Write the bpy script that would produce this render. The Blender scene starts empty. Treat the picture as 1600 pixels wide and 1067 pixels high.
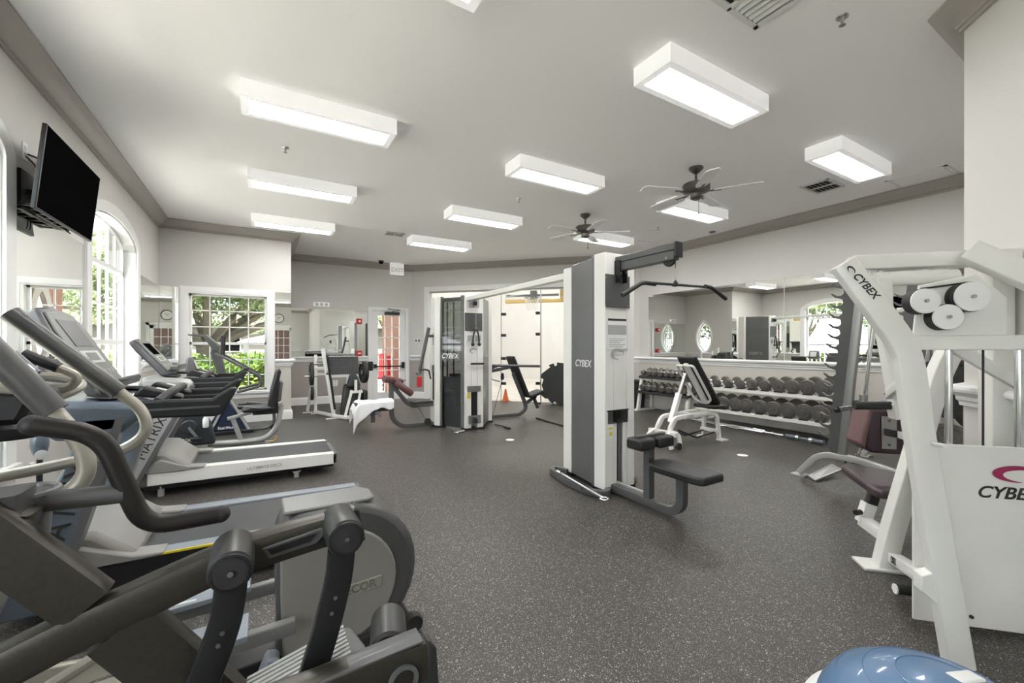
import bpy, bmesh, math, random
from mathutils import Vector, Matrix
random.seed(7)
V = Vector
scene = bpy.context.scene
COL = scene.collection
# ---------------------------------------------------------------- camera, world, exposure
FP, HZ, EYE = 660.0, 541.0, 1.2
YAW = math.atan(390.0/660.0)
CA, SA = math.cos(YAW), math.sin(YAW)
cam = bpy.data.cameras.new('camera'); camo = bpy.data.objects.new('camera', cam); COL.objects.link(camo)
cam.sensor_width = 36; cam.lens = 36*FP/1600; cam.shift_y = (HZ-533.5)/1600.0
cam.clip_start = 0.02
camo.location = (0, 0, EYE); camo.rotation_euler = (math.pi/2, 0, -YAW)
scene.camera = camo
scene.view_settings.view_transform = 'Standard'; scene.view_settings.look = 'None'
scene.view_settings.gamma = 1.0; scene.view_settings.use_curve_mapping = False
scene.view_settings.exposure = 1.58
LAMP = 11.0        # ceiling fixture diffusers
w = bpy.data.worlds.new('sky'); scene.world = w; w.use_nodes = True
nt = w.node_tree; bg = nt.nodes['Background']
tc = nt.nodes.new('ShaderNodeTexCoord'); nz = nt.nodes.new('ShaderNodeTexNoise'); nz.inputs['Scale'].default_value = 2.2
nz.inputs['Detail'].default_value = 6
rp = nt.nodes.new('ShaderNodeValToRGB'); rp.color_ramp.elements[0].position = .35; rp.color_ramp.elements[1].position = .62
rp.color_ramp.elements[0].color = (.62, .80, 1, 1); rp.color_ramp.elements[1].color = (1, 1, 1, 1)
nt.links.new(tc.outputs['Generated'], nz.inputs['Vector']); nt.links.new(nz.outputs['Fac'], rp.inputs['Fac'])
nt.links.new(rp.outputs['Color'], bg.inputs['Color']); bg.inputs['Strength'].default_value = 2.6
sun = bpy.data.lights.new('sun', 'SUN'); sun.energy = 13.0; sun.angle = math.radians(2); sun.color = (1, .96, .88)
suno = bpy.data.objects.new('sun', sun); COL.objects.link(suno); suno.rotation_euler = V((-.10, .42, -.90)).to_track_quat('-Z', 'Y').to_euler()

# ---------------------------------------------------------------- pixel -> point on a real plane
def ray(u, v):
    l = (u-800)/FP
    return V((CA*l+SA, -SA*l+CA, (HZ-v)/FP))
EY = V((0, 0, EYE))
def PY(u, v, y): r = ray(u, v); return EY + r*(y/r.y)
def PX(u, v, x): r = ray(u, v); return EY + r*(x/r.x)
def PZ(u, v, z): r = ray(u, v); return EY + r*((z-EYE)/r.z)
def PP(u, v, p, n):
    r = ray(u, v); n = V(n); return EY + r*((V(p)-EY).dot(n)/r.dot(n))

# ---------------------------------------------------------------- materials
def mat(name, col, rough=.5, metal=0.0, spec=.5, emit=None, es=0, coat=0, alpha=None, bump=None, var=None):
    m = bpy.data.materials.new(name); m.use_nodes = True
    n = m.node_tree.nodes; l = m.node_tree.links; b = n['Principled BSDF']
    b.inputs['Base Color'].default_value = (*col, 1); b.inputs['Roughness'].default_value = rough
    b.inputs['Metallic'].default_value = metal; b.inputs['Specular IOR Level'].default_value = spec
    b.inputs['Coat Weight'].default_value = coat
    if emit: b.inputs['Emission Color'].default_value = (*emit, 1); b.inputs['Emission Strength'].default_value = es
    if bump or var:
        t = n.new('ShaderNodeTexCoord'); z = n.new('ShaderNodeTexNoise'); z.inputs['Detail'].default_value = 4
        z.inputs['Scale'].default_value = (bump or var)[0]; l.new(t.outputs['Object'], z.inputs['Vector'])
        if bump:
            q = n.new('ShaderNodeBump'); q.inputs['Strength'].default_value = bump[1]; q.inputs['Distance'].default_value = .002
            l.new(z.outputs['Fac'], q.inputs['Height']); l.new(q.outputs['Normal'], b.inputs['Normal'])
        if var:
            r = n.new('ShaderNodeValToRGB'); k = var[1]
            r.color_ramp.elements[0].position = .3; r.color_ramp.elements[1].position = .7
            r.color_ramp.elements[0].color = (col[0]*(1-k), col[1]*(1-k), col[2]*(1-k), 1)
            r.color_ramp.elements[1].color = (min(1, col[0]*(1+k)), min(1, col[1]*(1+k)), min(1, col[2]*(1+k)), 1)
            l.new(z.outputs['Fac'], r.inputs['Fac']); l.new(r.outputs['Color'], b.inputs['Base Color'])
    return m
M = {}
M['wall'] = mat('wall_paint', (.69, .672, .648), .55, bump=(300, .05))
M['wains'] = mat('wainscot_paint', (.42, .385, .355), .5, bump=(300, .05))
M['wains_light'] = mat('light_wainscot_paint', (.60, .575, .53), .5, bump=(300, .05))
M['ceil'] = mat('ceiling_paint', (.91, .905, .895), .7, bump=(250, .06))
M['trim'] = mat('white_trim', (.9, .9, .89), .35)
M['crown'] = mat('taupe_crown', (.42, .388, .355), .35)
M['salmon'] = mat('salmon_stucco', (.15, .07, .047), .9, bump=(60, .5))
M['stucco'] = mat('pale_stucco', (.22, .19, .17), .9, bump=(60, .5))
M['white'] = mat('white_powder_coat', (.82, .81, .775), .32, coat=.15, var=(3, .03))
M['grey'] = mat('charcoal_frame', (.085, .085, .085), .42, coat=.1, var=(6, .12))
M['dgrey'] = mat('dark_cover', (.125, .125, .125), .3, coat=.3, var=(4, .08))
M['black'] = mat('black_vinyl', (.018, .018, .019), .42, bump=(400, .2))
M['rubber'] = mat('black_rubber', (.022, .022, .022), .6, bump=(200, .2))
M['chrome'] = mat('chrome', (.72, .73, .74), .16, 1.0)
M['steel'] = mat('brushed_steel', (.42, .42, .42), .34, 1.0)
M['silver'] = mat('silver_paint', (.50, .50, .49), .35, .35, var=(5, .06))
M['iron'] = mat('cast_iron', (.15, .14, .125), .42, .3, bump=(60, .4), var=(12, .25))
M['red'] = mat('red_plastic', (.55, .03, .04), .4)
M['maroon'] = mat('maroon_vinyl', (.14, .06, .06), .4, bump=(300, .2))
M['purple'] = mat('plum_vinyl', (.055, .032, .042), .38, bump=(300, .2))
M['mauve'] = mat('mauve_vinyl', (.15, .08, .08), .42, bump=(300, .2))
M['blue'] = mat('slate_blue_plastic', (.125, .155, .195), .3, .15, coat=.3)
M['bluelt'] = mat('pale_blue_grey_plastic', (.26, .29, .33), .35, .1)
M['bronze'] = mat('worn_bronze_grey_paint', (.052, .047, .038), .33, .4, var=(9, .10), bump=(140, .08))
M['beige'] = mat('champagne_paint', (.42, .40, .34), .35, .3, var=(5, .08))
M['putty'] = mat('warm_grey_plastic', (.29, .28, .262), .4, var=(5, .05))
M['plgrey'] = mat('mid_grey_plastic', (.12, .123, .126), .38, coat=.1)
M['conface'] = mat('console_face', (.20, .205, .195), .35)
M['screen'] = mat('dark_screen', (.004, .004, .004), .5, spec=.0)
M['lcd'] = mat('pale_label', (.62, .64, .62), .35)
M['label'] = mat('silver_print', (.42, .42, .41), .5)
M['ink'] = mat('black_print', (.02, .02, .02), .5)
M['paper'] = mat('white_print', (.85, .85, .84), .5)
M['inkred'] = mat('crimson_print', (.36, .02, .10), .45)
M['redhand'] = mat('fire_red', (.60, .03, .03), .35)
M['yellow'] = mat('yellow_line', (.75, .60, .03), .5)
M['pad_yellow'] = mat('yellow_padding', (.70, .50, .18), .6)
M['orange'] = mat('orange_plastic', (.80, .20, .06), .5)
M['towel'] = mat('white_terry', (.88, .88, .89), .95, bump=(260, 1.0))
M['court'] = mat('court_white', (.86, .85, .83), .5)
M['wood'] = mat('maple_floor', (.74, .70, .64), .35, var=(3, .1))
M['ball'] = mat('blue_dome_rubber', (.10, .20, .36), .28, coat=.4)
M['bark'] = mat('bark', (.14, .12, .09), .95, bump=(25, 1.0), var=(8, .3))
M['roof'] = mat('shingle_roof', (.13, .10, .085), .9, var=(10, .2))
M['paving'] = mat('bounce_paving', (.78, .75, .70), .85, var=(2, .1))  # kept pale so the sunlit ground bounces light indoors
M['grass'] = mat('grass', (.025, .042, .008), .95, var=(12, .5))
M['pink'] = mat('pink_blossom', (.30, .11, .15), .8)
M['gold'] = mat('amber_wheel', (.55, .33, .08), .4)
M['housing_glow'] = mat('glowing_housing', (.9, .9, .9), .5, emit=(1, .99, .97), es=.10)  # faint glow added to plain painted housings to help light the ceiling
M['glow'] = mat('lit_diffuser', (.9, .9, .9), .5, emit=(1, .985, .97), es=LAMP)
M['glow_court'] = mat('court_lamp_lens', (.9, .9, .9), .5, emit=(1, .97, .93), es=13)
M['mirror'] = mat('mirror_silver', (.86, .875, .85), .0, 1.0)
M['fanmetal'] = mat('pewter_metal', (.16, .15, .14), .35, .8)
M['fanblade'] = mat('pale_blade', (.86, .85, .83), .5)
M['vent'] = mat('white_grille', (.70, .70, .68), .5)
M['navy'] = mat('deep_navy', (.02, .03, .06), .35)
M['dkshroud'] = mat('graphite_shroud', (.03, .035, .04), .35)
M['handle'] = mat('brown_black_grip', (.014, .011, .010), .42, spec=.35, bump=(250, .15))
M['softblack'] = mat('soft_black_plastic', (.03, .03, .03), .36)
M['drum'] = mat('drum_grey_plastic', (.085, .085, .085), .38)
M['porch'] = mat('brown_porch_wall', (.16, .10, .085), .8)
M['cap'] = mat('satin_grey_cap', (.20, .20, .20), .35)
M['dark'] = mat('recess_shade', (.01, .01, .01), .9)  # near-black colour standing in for the shade inside slots and vents
M['black_metal'] = mat('black_metal', (.015, .015, .016), .35)

def leafmat(name, c1, c2):
    m = mat(name, c1, .7); n = m.node_tree.nodes; l = m.node_tree.links; b = n['Principled BSDF']
    t = n.new('ShaderNodeTexCoord'); z = n.new('ShaderNodeTexNoise'); z.inputs['Scale'].default_value = 1.6; z.inputs['Detail'].default_value = 5
    r = n.new('ShaderNodeValToRGB'); r.color_ramp.elements[0].position = .38; r.color_ramp.elements[1].position = .6
    r.color_ramp.elements[0].color = (*c1, 1); r.color_ramp.elements[1].color = (*c2, 1)
    l.new(t.outputs['Object'], z.inputs['Vector']); l.new(z.outputs['Fac'], r.inputs['Fac']); l.new(r.outputs['Color'], b.inputs['Base Color'])
    tr = n.new('ShaderNodeBsdfTranslucent'); l.new(r.outputs['Color'], tr.inputs['Color'])
    mx = n.new('ShaderNodeMixShader'); mx.inputs['Fac'].default_value = .45
    l.new(b.outputs[0], mx.inputs[1]); l.new(tr.outputs[0], mx.inputs[2]); l.new(mx.outputs[0], n['Material Output'].inputs['Surface'])
    return m
M['leaf'] = leafmat('oak_leaves', (.10, .145, .05), (.36, .42, .24))
M['leaf2'] = leafmat('hedge_leaves', (.04, .085, .008), (.15, .22, .035))

def glassmat(name, tint, refl):
    m = bpy.data.materials.new(name); m.use_nodes = True; n = m.node_tree.nodes; l = m.node_tree.links
    n.remove(n['Principled BSDF'])
    t = n.new('ShaderNodeBsdfTransparent'); t.inputs['Color'].default_value = (*tint, 1)
    g = n.new('ShaderNodeBsdfGlossy'); g.inputs['Roughness'].default_value = .02
    f = n.new('ShaderNodeFresnel'); f.inputs['IOR'].default_value = refl
    mx = n.new('ShaderNodeMixShader'); l.new(f.outputs[0], mx.inputs[0]); l.new(t.outputs[0], mx.inputs[1]); l.new(g.outputs[0], mx.inputs[2])
    l.new(mx.outputs[0], n['Material Output'].inputs['Surface']); return m
M['glass'] = glassmat('window_glass', (.98, .99, .98), 1.25)
M['glasswall'] = glassmat('court_glass', (.97, .985, .975), 1.3)
M['smoke'] = glassmat('smoked_panel', (.42, .43, .44), 1.5)

def floormat():
    m = mat('speckled_rubber', (.03, .03, .03), .42, spec=.5); n = m.node_tree.nodes; l = m.node_tree.links; b = n['Principled BSDF']
    t = n.new('ShaderNodeTexCoord'); prev = None
    basec = n.new('ShaderNodeTexNoise'); basec.inputs['Scale'].default_value = 1.1; basec.inputs['Detail'].default_value = 4
    l.new(t.outputs['Object'], basec.inputs['Vector'])
    br = n.new('ShaderNodeValToRGB'); br.color_ramp.elements[0].color = (.030, .0265, .024, 1); br.color_ramp.elements[1].color = (.048, .043, .039, 1)
    l.new(basec.outputs['Fac'], br.inputs['Fac']); prev = br.outputs['Color']
    for sc, dens, size, c in ((120, .38, .36, (.50, .46, .40)), (210, .45, .40, (.30, .275, .245)), (320, .40, .45, (.48, .45, .40))):
        vo = n.new('ShaderNodeTexVoronoi'); vo.inputs['Scale'].default_value = sc; vo.inputs['Randomness'].default_value = 1.0
        l.new(t.outputs['Object'], vo.inputs['Vector'])
        sp = n.new('ShaderNodeSeparateColor'); l.new(vo.outputs['Color'], sp.inputs['Color'])
        lt = n.new('ShaderNodeMath'); lt.operation = 'LESS_THAN'; lt.inputs[1].default_value = dens; l.new(sp.outputs[0], lt.inputs[0])
        sz = n.new('ShaderNodeMath'); sz.operation = 'MULTIPLY'; sz.inputs[1].default_value = size; l.new(sp.outputs[1], sz.inputs[0])
        d = n.new('ShaderNodeMath'); d.operation = 'LESS_THAN'; l.new(vo.outputs['Distance'], d.inputs[0]); l.new(sz.outputs[0], d.inputs[1])
        mu = n.new('ShaderNodeMath'); mu.operation = 'MULTIPLY'; l.new(lt.outputs[0], mu.inputs[0]); l.new(d.outputs[0], mu.inputs[1])
        mx = n.new('ShaderNodeMix'); mx.data_type = 'RGBA'; l.new(mu.outputs[0], mx.inputs['Factor']); l.new(prev, mx.inputs['A'])
        mx.inputs['B'].default_value = (*c, 1); prev = mx.outputs['Result']
    l.new(prev, b.inputs['Base Color'])
    z = n.new('ShaderNodeTexNoise'); z.inputs['Scale'].default_value = 260; l.new(t.outputs['Object'], z.inputs['Vector'])
    q = n.new('ShaderNodeBump'); q.inputs['Strength'].default_value = .25; q.inputs['Distance'].default_value = .002
    l.new(z.outputs['Fac'], q.inputs['Height']); l.new(q.outputs['Normal'], b.inputs['Normal'])
    return m
M['floor'] = floormat()

# ---------------------------------------------------------------- mesh helpers
def fillet(pts, r, k=6, closed=False):
    pts = [V(p) for p in pts]; out = []; n = len(pts)
    for i, p in enumerate(pts):
        if not closed and (i == 0 or i == n-1): out.append(p); continue
        a = pts[(i-1) % n]; c = pts[(i+1) % n]; d1 = (a-p); d2 = (c-p); l1, l2 = d1.length, d2.length
        if l1 < 1e-6 or l2 < 1e-6: continue
        rr = min(r, l1*.49, l2*.49); s = p+d1.normalized()*rr; e = p+d2.normalized()*rr
        for j in range(k+1):
            t = j/k; out.append(s*(1-t)**2 + p*2*t*(1-t) + e*t*t)
    return out
def circ(r, n=12): return [(r*math.cos(2*math.pi*i/n), r*math.sin(2*math.pi*i/n)) for i in range(n)]
def rrect(w_, h_, r=0):
    a, b = w_/2, h_/2
    if r <= 0: return [(a, b), (-a, b), (-a, -b), (a, -b)]
    o = []
    for cx, cy, st in ((a-r, b-r, 0), (-a+r, b-r, 90), (-a+r, -b+r, 180), (a-r, -b+r, 270)):
        for q in (0, 45, 90): o.append((cx+r*math.cos(math.radians(st+q)), cy+r*math.sin(math.radians(st+q))))
    return o
class G:
    def __init__(s): s.v = []; s.f = []
    def add(s, vs, fs):
        o = len(s.v); s.v += [V(p) for p in vs]; s.f += [tuple(o+i for i in f) for f in fs]; return s
    def box(s, a, b):
        x0, y0, z0 = [min(a[i], b[i]) for i in range(3)]; x1, y1, z1 = [max(a[i], b[i]) for i in range(3)]
        return s.add([(x0, y0, z0), (x1, y0, z0), (x1, y1, z0), (x0, y1, z0), (x0, y0, z1), (x1, y0, z1), (x1, y1, z1), (x0, y1, z1)],
                     [(0, 3, 2, 1), (4, 5, 6, 7), (0, 1, 5, 4), (1, 2, 6, 5), (2, 3, 7, 6), (3, 0, 4, 7)])
    def cbox(s, c, sz, mx=None):
        c = V(c); h = V(sz)/2; vs = []
        for q in ((-1, -1, -1), (1, -1, -1), (1, 1, -1), (-1, 1, -1), (-1, -1, 1), (1, -1, 1), (1, 1, 1), (-1, 1, 1)):
            p = V((q[0]*h.x, q[1]*h.y, q[2]*h.z)); vs.append(c+(mx @ p if mx else p))
        return s.add(vs, [(0, 3, 2, 1), (4, 5, 6, 7), (0, 1, 5, 4), (1, 2, 6, 5), (2, 3, 7, 6), (3, 0, 4, 7)])
    def prism(s, poly, vec):
        poly = [V(p) for p in poly]; vec = V(vec); n = len(poly)
        nn = V((0, 0, 0))
        for i in range(n): nn += poly[i].cross(poly[(i+1) % n])
        if nn.dot(vec) > 0: poly = poly[::-1]
        vs = poly+[p+vec for p in poly]
        return s.add(vs, [tuple(range(n)), tuple(range(2*n-1, n-1, -1))] + [(i, i+n, (i+1) % n+n, (i+1) % n) for i in range(n)])
    def sweep(s, path, sec, side=None, cap=True, closed=False):
        path = [V(p) for p in path]
        q = [path[0]]
        for p in path[1:]:
            if (p-q[-1]).length > 1e-5: q.append(p)
        path = q
        if closed and (path[0]-path[-1]).length < 1e-5: path.pop()
        n = len(path); m = len(sec); vs = []
        up = None
        for i in range(n):
            if closed: t1 = (path[i]-path[i-1]).normalized(); t2 = (path[(i+1) % n]-path[i]).normalized()
            else:
                t1 = (path[i]-path[i-1]).normalized() if i > 0 else (path[1]-path[0]).normalized()
                t2 = (path[i+1]-path[i]).normalized() if i < n-1 else t1
            t = (t1+t2)
            t = t.normalized() if t.length > 1e-6 else t1
            if side is not None:
                a = V(side); a = (a-t*a.dot(t)).normalized()
            else:
                if up is None:
                    up = V((0, 0, 1)) if abs(t.z) < .9 else V((0, 1, 0))
                a = (up-t*up.dot(t)).normalized(); up = a
            b = t.cross(a)
            c = max(.35, t.dot(t2)); k = 1/c if c < .999 else 1
            bend = (t2-t1); bdir = bend.normalized() if bend.length > 1e-5 else None
            for (x, y) in sec:
                o = a*x+b*y
                if bdir is not None and k > 1: 
                    bb = (bdir-t*bdir.dot(t)); 
                    if bb.length > 1e-6:
                        bb.normalize(); o = o+bb*(o.dot(bb)*(k-1))
                vs.append(path[i]+o)
        fs = []
        for i in range(n if closed else n-1):
            j = (i+1) % n
            for q in range(m):
                fs.append((i*m+q, i*m+(q+1) % m, j*m+(q+1) % m, j*m+q))
        if cap and not closed: fs += [tuple(range(m))[::-1], tuple(range((n-1)*m, n*m))]
        return s.add(vs, fs)
    def tube(s, path, r, n=12, fil=0, closed=False):
        if fil: path = fillet(path, fil, 6, closed)
        return s.sweep(path, circ(r, n), closed=closed)
    def beam(s, path, w_, h_, side, fil=0, r=.004):
        if fil: path = fillet(path, fil)
        return s.sweep(path, rrect(w_, h_, r), side=side)
    def cyl(s, p, q, r, n=20): return s.sweep([p, q], circ(r, n))
    def lathe(s, prof, c, axis=(0, 0, 1), n=24, ring=False):
        ax = V(axis).normalized(); t = V((1, 0, 0)) if abs(ax.x) < .9 else V((0, 1, 0)); a = ax.cross(t).normalized(); b = ax.cross(a)
        vs = []; c = V(c); m = len(prof)
        for i in range(n):
            th = 2*math.pi*i/n; d = a*math.cos(th)+b*math.sin(th)
            for (r, z) in prof: vs.append(c+d*r+ax*z)
        fs = [(i*m+j, i*m+j+1, ((i+1) % n)*m+j+1, ((i+1) % n)*m+j) for i in range(n) for j in range(m-1)]
        if tuple(prof[0]) == tuple(prof[-1]): ring = True
        if prof[0][0] > 1e-5 and not ring: fs.append(tuple(i*m for i in range(n)))
        if prof[-1][0] > 1e-5 and not ring: fs.append(tuple(i*m+m-1 for i in range(n))[::-1])
        return s.add(vs, fs)
    def sph(s, c, r, sc=(1, 1, 1), n=16, m=10):
        c = V(c); vs = [c+V((0, 0, r*sc[2]))]
        for j in range(1, m):
            ph = math.pi*j/m
            for i in range(n):
                th = 2*math.pi*i/n; vs.append(c+V((r*sc[0]*math.sin(ph)*math.cos(th), r*sc[1]*math.sin(ph)*math.sin(th), r*sc[2]*math.cos(ph))))
        vs.append(c-V((0, 0, r*sc[2]))); L = len(vs)-1; fs = []
        for i in range(n): fs.append((0, 1+i, 1+(i+1) % n))
        for j in range(m-2):
            for i in range(n):
                a = 1+j*n+i; b = 1+j*n+(i+1) % n; fs.append((a, a+n, b+n, b))
        for i in range(n): fs.append((L, 1+(m-2)*n+(i+1) % n, 1+(m-2)*n+i))
        return s.add(vs, fs)
ORG = {}
def build(name, g, m, parent=None, org=None, bev=0, smooth=True, label=None, kind=None, mesh=None):
    if parent is not None: o0 = ORG[parent.name]
    else: o0 = V(org) if org else V((0, 0, 0))
    me = mesh
    if name in ('pane', 'glass_panel') and isinstance(m, str) and m.startswith('glass'):
        def area(f):
            return sum(((g.v[f[i]]-g.v[f[0]]).cross(g.v[f[i+1]]-g.v[f[0]])).length for i in range(1, len(f)-1))
        f = max(g.f, key=area); g2 = G(); g2.add([g.v[i] for i in f], [tuple(range(len(f)))]); g = g2
    if me is None:
        me = bpy.data.meshes.new(name); me.from_pydata([tuple(v-o0) for v in g.v], [], g.f)
        bm = bmesh.new(); bm.from_mesh(me); bmesh.ops.remove_doubles(bm, verts=bm.verts, dist=1e-6)
        if kind != 'stuff': bmesh.ops.recalc_face_normals(bm, faces=bm.faces)
        bm.to_mesh(me); bm.free()
        me.materials.append(M[m] if isinstance(m, str) else m)
        if smooth:
            me.polygons.foreach_set('use_smooth', [True]*len(me.polygons)); me.set_sharp_from_angle(angle=math.radians(32))
    ob = bpy.data.objects.new(name, me); COL.objects.link(ob)
    if bev:
        b = ob.modifiers.new('bevel', 'BEVEL'); b.width = bev; b.segments = 2; b.limit_method = 'ANGLE'; b.angle_limit = math.radians(40)
    if parent is not None: ob.parent = parent
    else: ob.location = o0
    ORG[ob.name] = o0
    if label: ob['label'] = label
    if kind: ob['kind'] = kind
    return ob
def tag(o, label, cat, group=None):
    o['label'] = label; o['category'] = cat
    if group: o['group'] = group
    return o
def thing(name, label, cat, loc=(0, 0, 0), group=None):
    o = bpy.data.objects.new(name, None); COL.objects.link(o); o.location = loc; o.empty_display_size = .1
    ORG[o.name] = V(loc); return tag(o, label, cat, group)
def struct(name, g, m, org=None, bev=0, parent=None, smooth=True):
    return build(name, g, m, parent=parent, org=org, bev=bev, kind='structure' if parent is None else None, smooth=smooth)
def sroot(name, loc=(0, 0, 0)):
    o = bpy.data.objects.new(name, None); COL.objects.link(o); o.location = loc; ORG[o.name] = V(loc); o['kind'] = 'structure'; return o
def copy_tree(o, parent=None):
    c = o.copy(); COL.objects.link(c); ORG[c.name] = ORG[o.name].copy()
    if parent is not None: c.parent = parent
    for ch in [q for q in ALLCH(o)]: copy_tree(ch, c)
    return c
def ALLCH(o): return [q for q in COL.objects if q.parent == o]
def text(name, s, size, origin, xdir, ydir, m, parent, bold=.0, shear=0.0, ext=.0008, align='CENTER'):
    cu = bpy.data.curves.new(name, 'FONT'); cu.body = s; cu.size = size; cu.extrude = ext; cu.offset = bold; cu.shear = shear
    cu.align_x = align; cu.align_y = 'CENTER'
    t = bpy.data.objects.new(name, cu); COL.objects.link(t)
    dg = bpy.context.evaluated_depsgraph_get(); me = bpy.data.meshes.new_from_object(t.evaluated_get(dg))
    bpy.data.objects.remove(t); bpy.data.curves.remove(cu)
    x = V(xdir).normalized(); y = V(ydir); y = (y-x*y.dot(x)).normalized(); z = x.cross(y)
    o0 = ORG[parent.name]; mx = Matrix((x, y, z)).transposed().to_4x4(); mx.translation = V(origin)-o0
    me.transform(mx); me.materials.clear(); me.materials.append(M[m])
    ob = bpy.data.objects.new(name, me); COL.objects.link(ob); ob.parent = parent; ORG[ob.name] = o0
    return ob
def ringlogo(name, c, xd, yd, rx, ry, m, parent, nrm):
    # the swoosh ring: an ellipse band, thick on one side and open at the ends
    x = V(xd).normalized(); y = V(yd).normalized(); nz_ = V(nrm).normalized(); c = V(c); g = G(); n = 28
    vs = []; fs = []
    for i in range(n+1):
        th = math.radians(-25+300*i/n); wd = .10+.42*math.sin(math.pi*i/n)**1.2
        co, si = math.cos(th), math.sin(th)
        vs.append(c+x*(rx*co)+y*(ry*si)+nz_*.002); vs.append(c+x*(rx*(1-wd*.8)*co+rx*.08)+y*(ry*(1-wd)*si)+nz_*.002)
    for i in range(n): fs.append((2*i, 2*i+1, 2*i+3, 2*i+2))
    g.add(vs, fs); return build(name, g, m, parent)
# ================================================================ ROOM
CEIL = 3.05
def seg_wall(name, p, d, length, out, holes, m, z0=-.02, z1=3.1, th=.15, extm=None):
    """wall from p along unit d; holes: (t0,t1,lo(t),hi(t),n)"""
    p = V((p[0], p[1], 0)); d = V((d[0], d[1], 0)).normalized(); o = V((out[0], out[1], 0)).normalized()
    def skin(off):
        g = G()
        def q(t, z): return p+d*t+o*off+V((0, 0, z))
        cur = 0
        for (t0, t1, lo, hi, n) in sorted(holes, key=lambda h: h[0]):
            if t0 > cur: g.add([q(cur, z0), q(t0, z0), q(t0, z1), q(cur, z1)], [(0, 1, 2, 3)])
            for i in range(n):
                a = t0+(t1-t0)*i/n; b = t0+(t1-t0)*(i+1)/n
                if lo(a) > z0+.01 or lo(b) > z0+.01: g.add([q(a, z0), q(b, z0), q(b, lo(b)), q(a, lo(a))], [(0, 1, 2, 3)])
                g.add([q(a, hi(a)), q(b, hi(b)), q(b, z1), q(a, z1)], [(0, 1, 2, 3)])
            cur = t1
        if cur < length: g.add([q(cur, z0), q(length, z0), q(length, z1), q(cur, z1)], [(0, 1, 2, 3)])
        return g
    g = skin(0); g2 = skin(th); g.add(g2.v, g2.f)
    def q3(t, z, off): return p+d*t+o*off+V((0, 0, z))
    for (t0, t1, lo, hi, n) in holes:
        for i in range(n):
            a = t0+(t1-t0)*i/n; b = t0+(t1-t0)*(i+1)/n
            g.add([q3(a, lo(a), 0), q3(b, lo(b), 0), q3(b, lo(b), th), q3(a, lo(a), th)], [(0, 1, 2, 3)])
            g.add([q3(a, hi(a), 0), q3(b, hi(b), 0), q3(b, hi(b), th), q3(a, hi(a), th)], [(0, 1, 2, 3)])
        for t in (t0, t1):
            if hi(t)-lo(t) > .01: g.add([q3(t, lo(t), 0), q3(t, hi(t), 0), q3(t, hi(t), th), q3(t, lo(t), th)], [(0, 1, 2, 3)])
    for t in (0, length): g.add([q3(t, z0, 0), q3(t, z1, 0), q3(t, z1, th), q3(t, z0, th)], [(0, 1, 2, 3)])
    ob = struct(name, g, m, smooth=False)
    if extm:
        ge = skin(th+.012); ob.data.materials.append(M[extm])
        e = build('outside_skin', ge, extm, ob)
    return ob
AW, ASP, ARISE, SILL = .79, 2.30, .21, .50
AC = [5.83, 2.81, -.21, -3.23]
def arch_hi(c): return lambda t: ASP+ARISE*math.sqrt(max(0, 1-((t-5.3-c)/AW)**2))
LW = -1.3
seg_wall('wall_left', (LW, -5.3), (0, 1), 13.19, (-1, 0), [(c+5.3-AW, c+5.3+AW, (lambda t: SILL), arch_hi(c), 14) for c in AC], 'wall', extm='salmon')
WX0, WX1, WZ0, WZ1 = -.95, .06, .50, 2.0
seg_wall('wall_window_end', (LW, 7.89), (1, 0), 1.71, (0, 1), [(WX0-LW, WX1-LW, lambda t: WZ0, lambda t: WZ1, 1)], 'wall', extm='salmon')
# pointed-oval window in the short return wall
OC, OW, OZ, OH = 8.87, .28, 1.49, .54
def ves(t): 
    k = min(1, abs(t)/OW); return OH*math.sqrt(max(0, 1-k*k))*(1-.18*k) if k < 1 else 0
# vertical pointed oval: width as function of height -> convert to lo/hi in t
def vz(t):
    k = min(1, abs(t)/OW); R = (OH*OH+OW*OW)/(2*OW); xx = abs(t)
    return math.sqrt(max(0, R*R-(R-OW+xx)**2))
seg_wall('wall_return', (.41, 8.04), (0, 1), 1.72, (-1, 0), [(OC-8.04-OW, OC-8.04+OW, lambda t: OZ-vz(t-(OC-8.04)), lambda t: OZ+vz(t-(OC-8.04)), 20)], 'wall', extm='salmon')
DX0, DX1, DZ = 2.09, 2.83, 2.0
seg_wall('wall_back', (.41, 9.61), (1, 0), 2.63, (0, 1), [(DX0-.41, DX1-.41, lambda t: -.02, lambda t: DZ, 1)], 'wall', extm='salmon')
CA0 = V((2.97, 9.61, 0)); CD = V((1, -1, 0)).normalized(); CN = V((1, 1, 0)).normalized()
CS0, CS1, CZ = .45, 4.62, 2.45
seg_wall('wall_diagonal', (2.97, 9.61), (1, -1), 5.063, (1, 1), [(CS0, CS1, lambda t: -.02, lambda t: CZ, 1)], 'wall')
seg_wall('wall_right', (6.55, .60), (0, 1), 5.43, (1, 0), [], 'wall')
seg_wall('wall_pier_side', (3.3, .73), (1, 0), 3.25, (0, -1), [], 'wall')
seg_wall('wall_pier_front', (2.1, -.47), (1, 1), 1.697, (1, -1), [], 'wall')
seg_wall('wall_passage', (2.1, -5.3), (0, 1), 4.83, (1, 0), [], 'wall')
FDX0, FDX1 = .25, 1.15
seg_wall('wall_rear', (LW, -5.3), (1, 0), 3.4, (0, -1), [(FDX0-LW, FDX1-LW, lambda t: -.02, lambda t: 2.02, 1)], 'wall', extm='salmon')
g = G().add([(LW-.16, -5.46, 0), (2.3, -5.46, 0), (2.3, -.5, 0), (3.4, .6, 0), (6.7, .6, 0), (6.7, 5.95, 0), (2.9, 9.76, 0), (.26, 9.76, 0), (.26, 8.05, 0), (LW-.16, 8.05, 0)], [tuple(range(10))])
struct('floor', g, 'floor')
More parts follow.
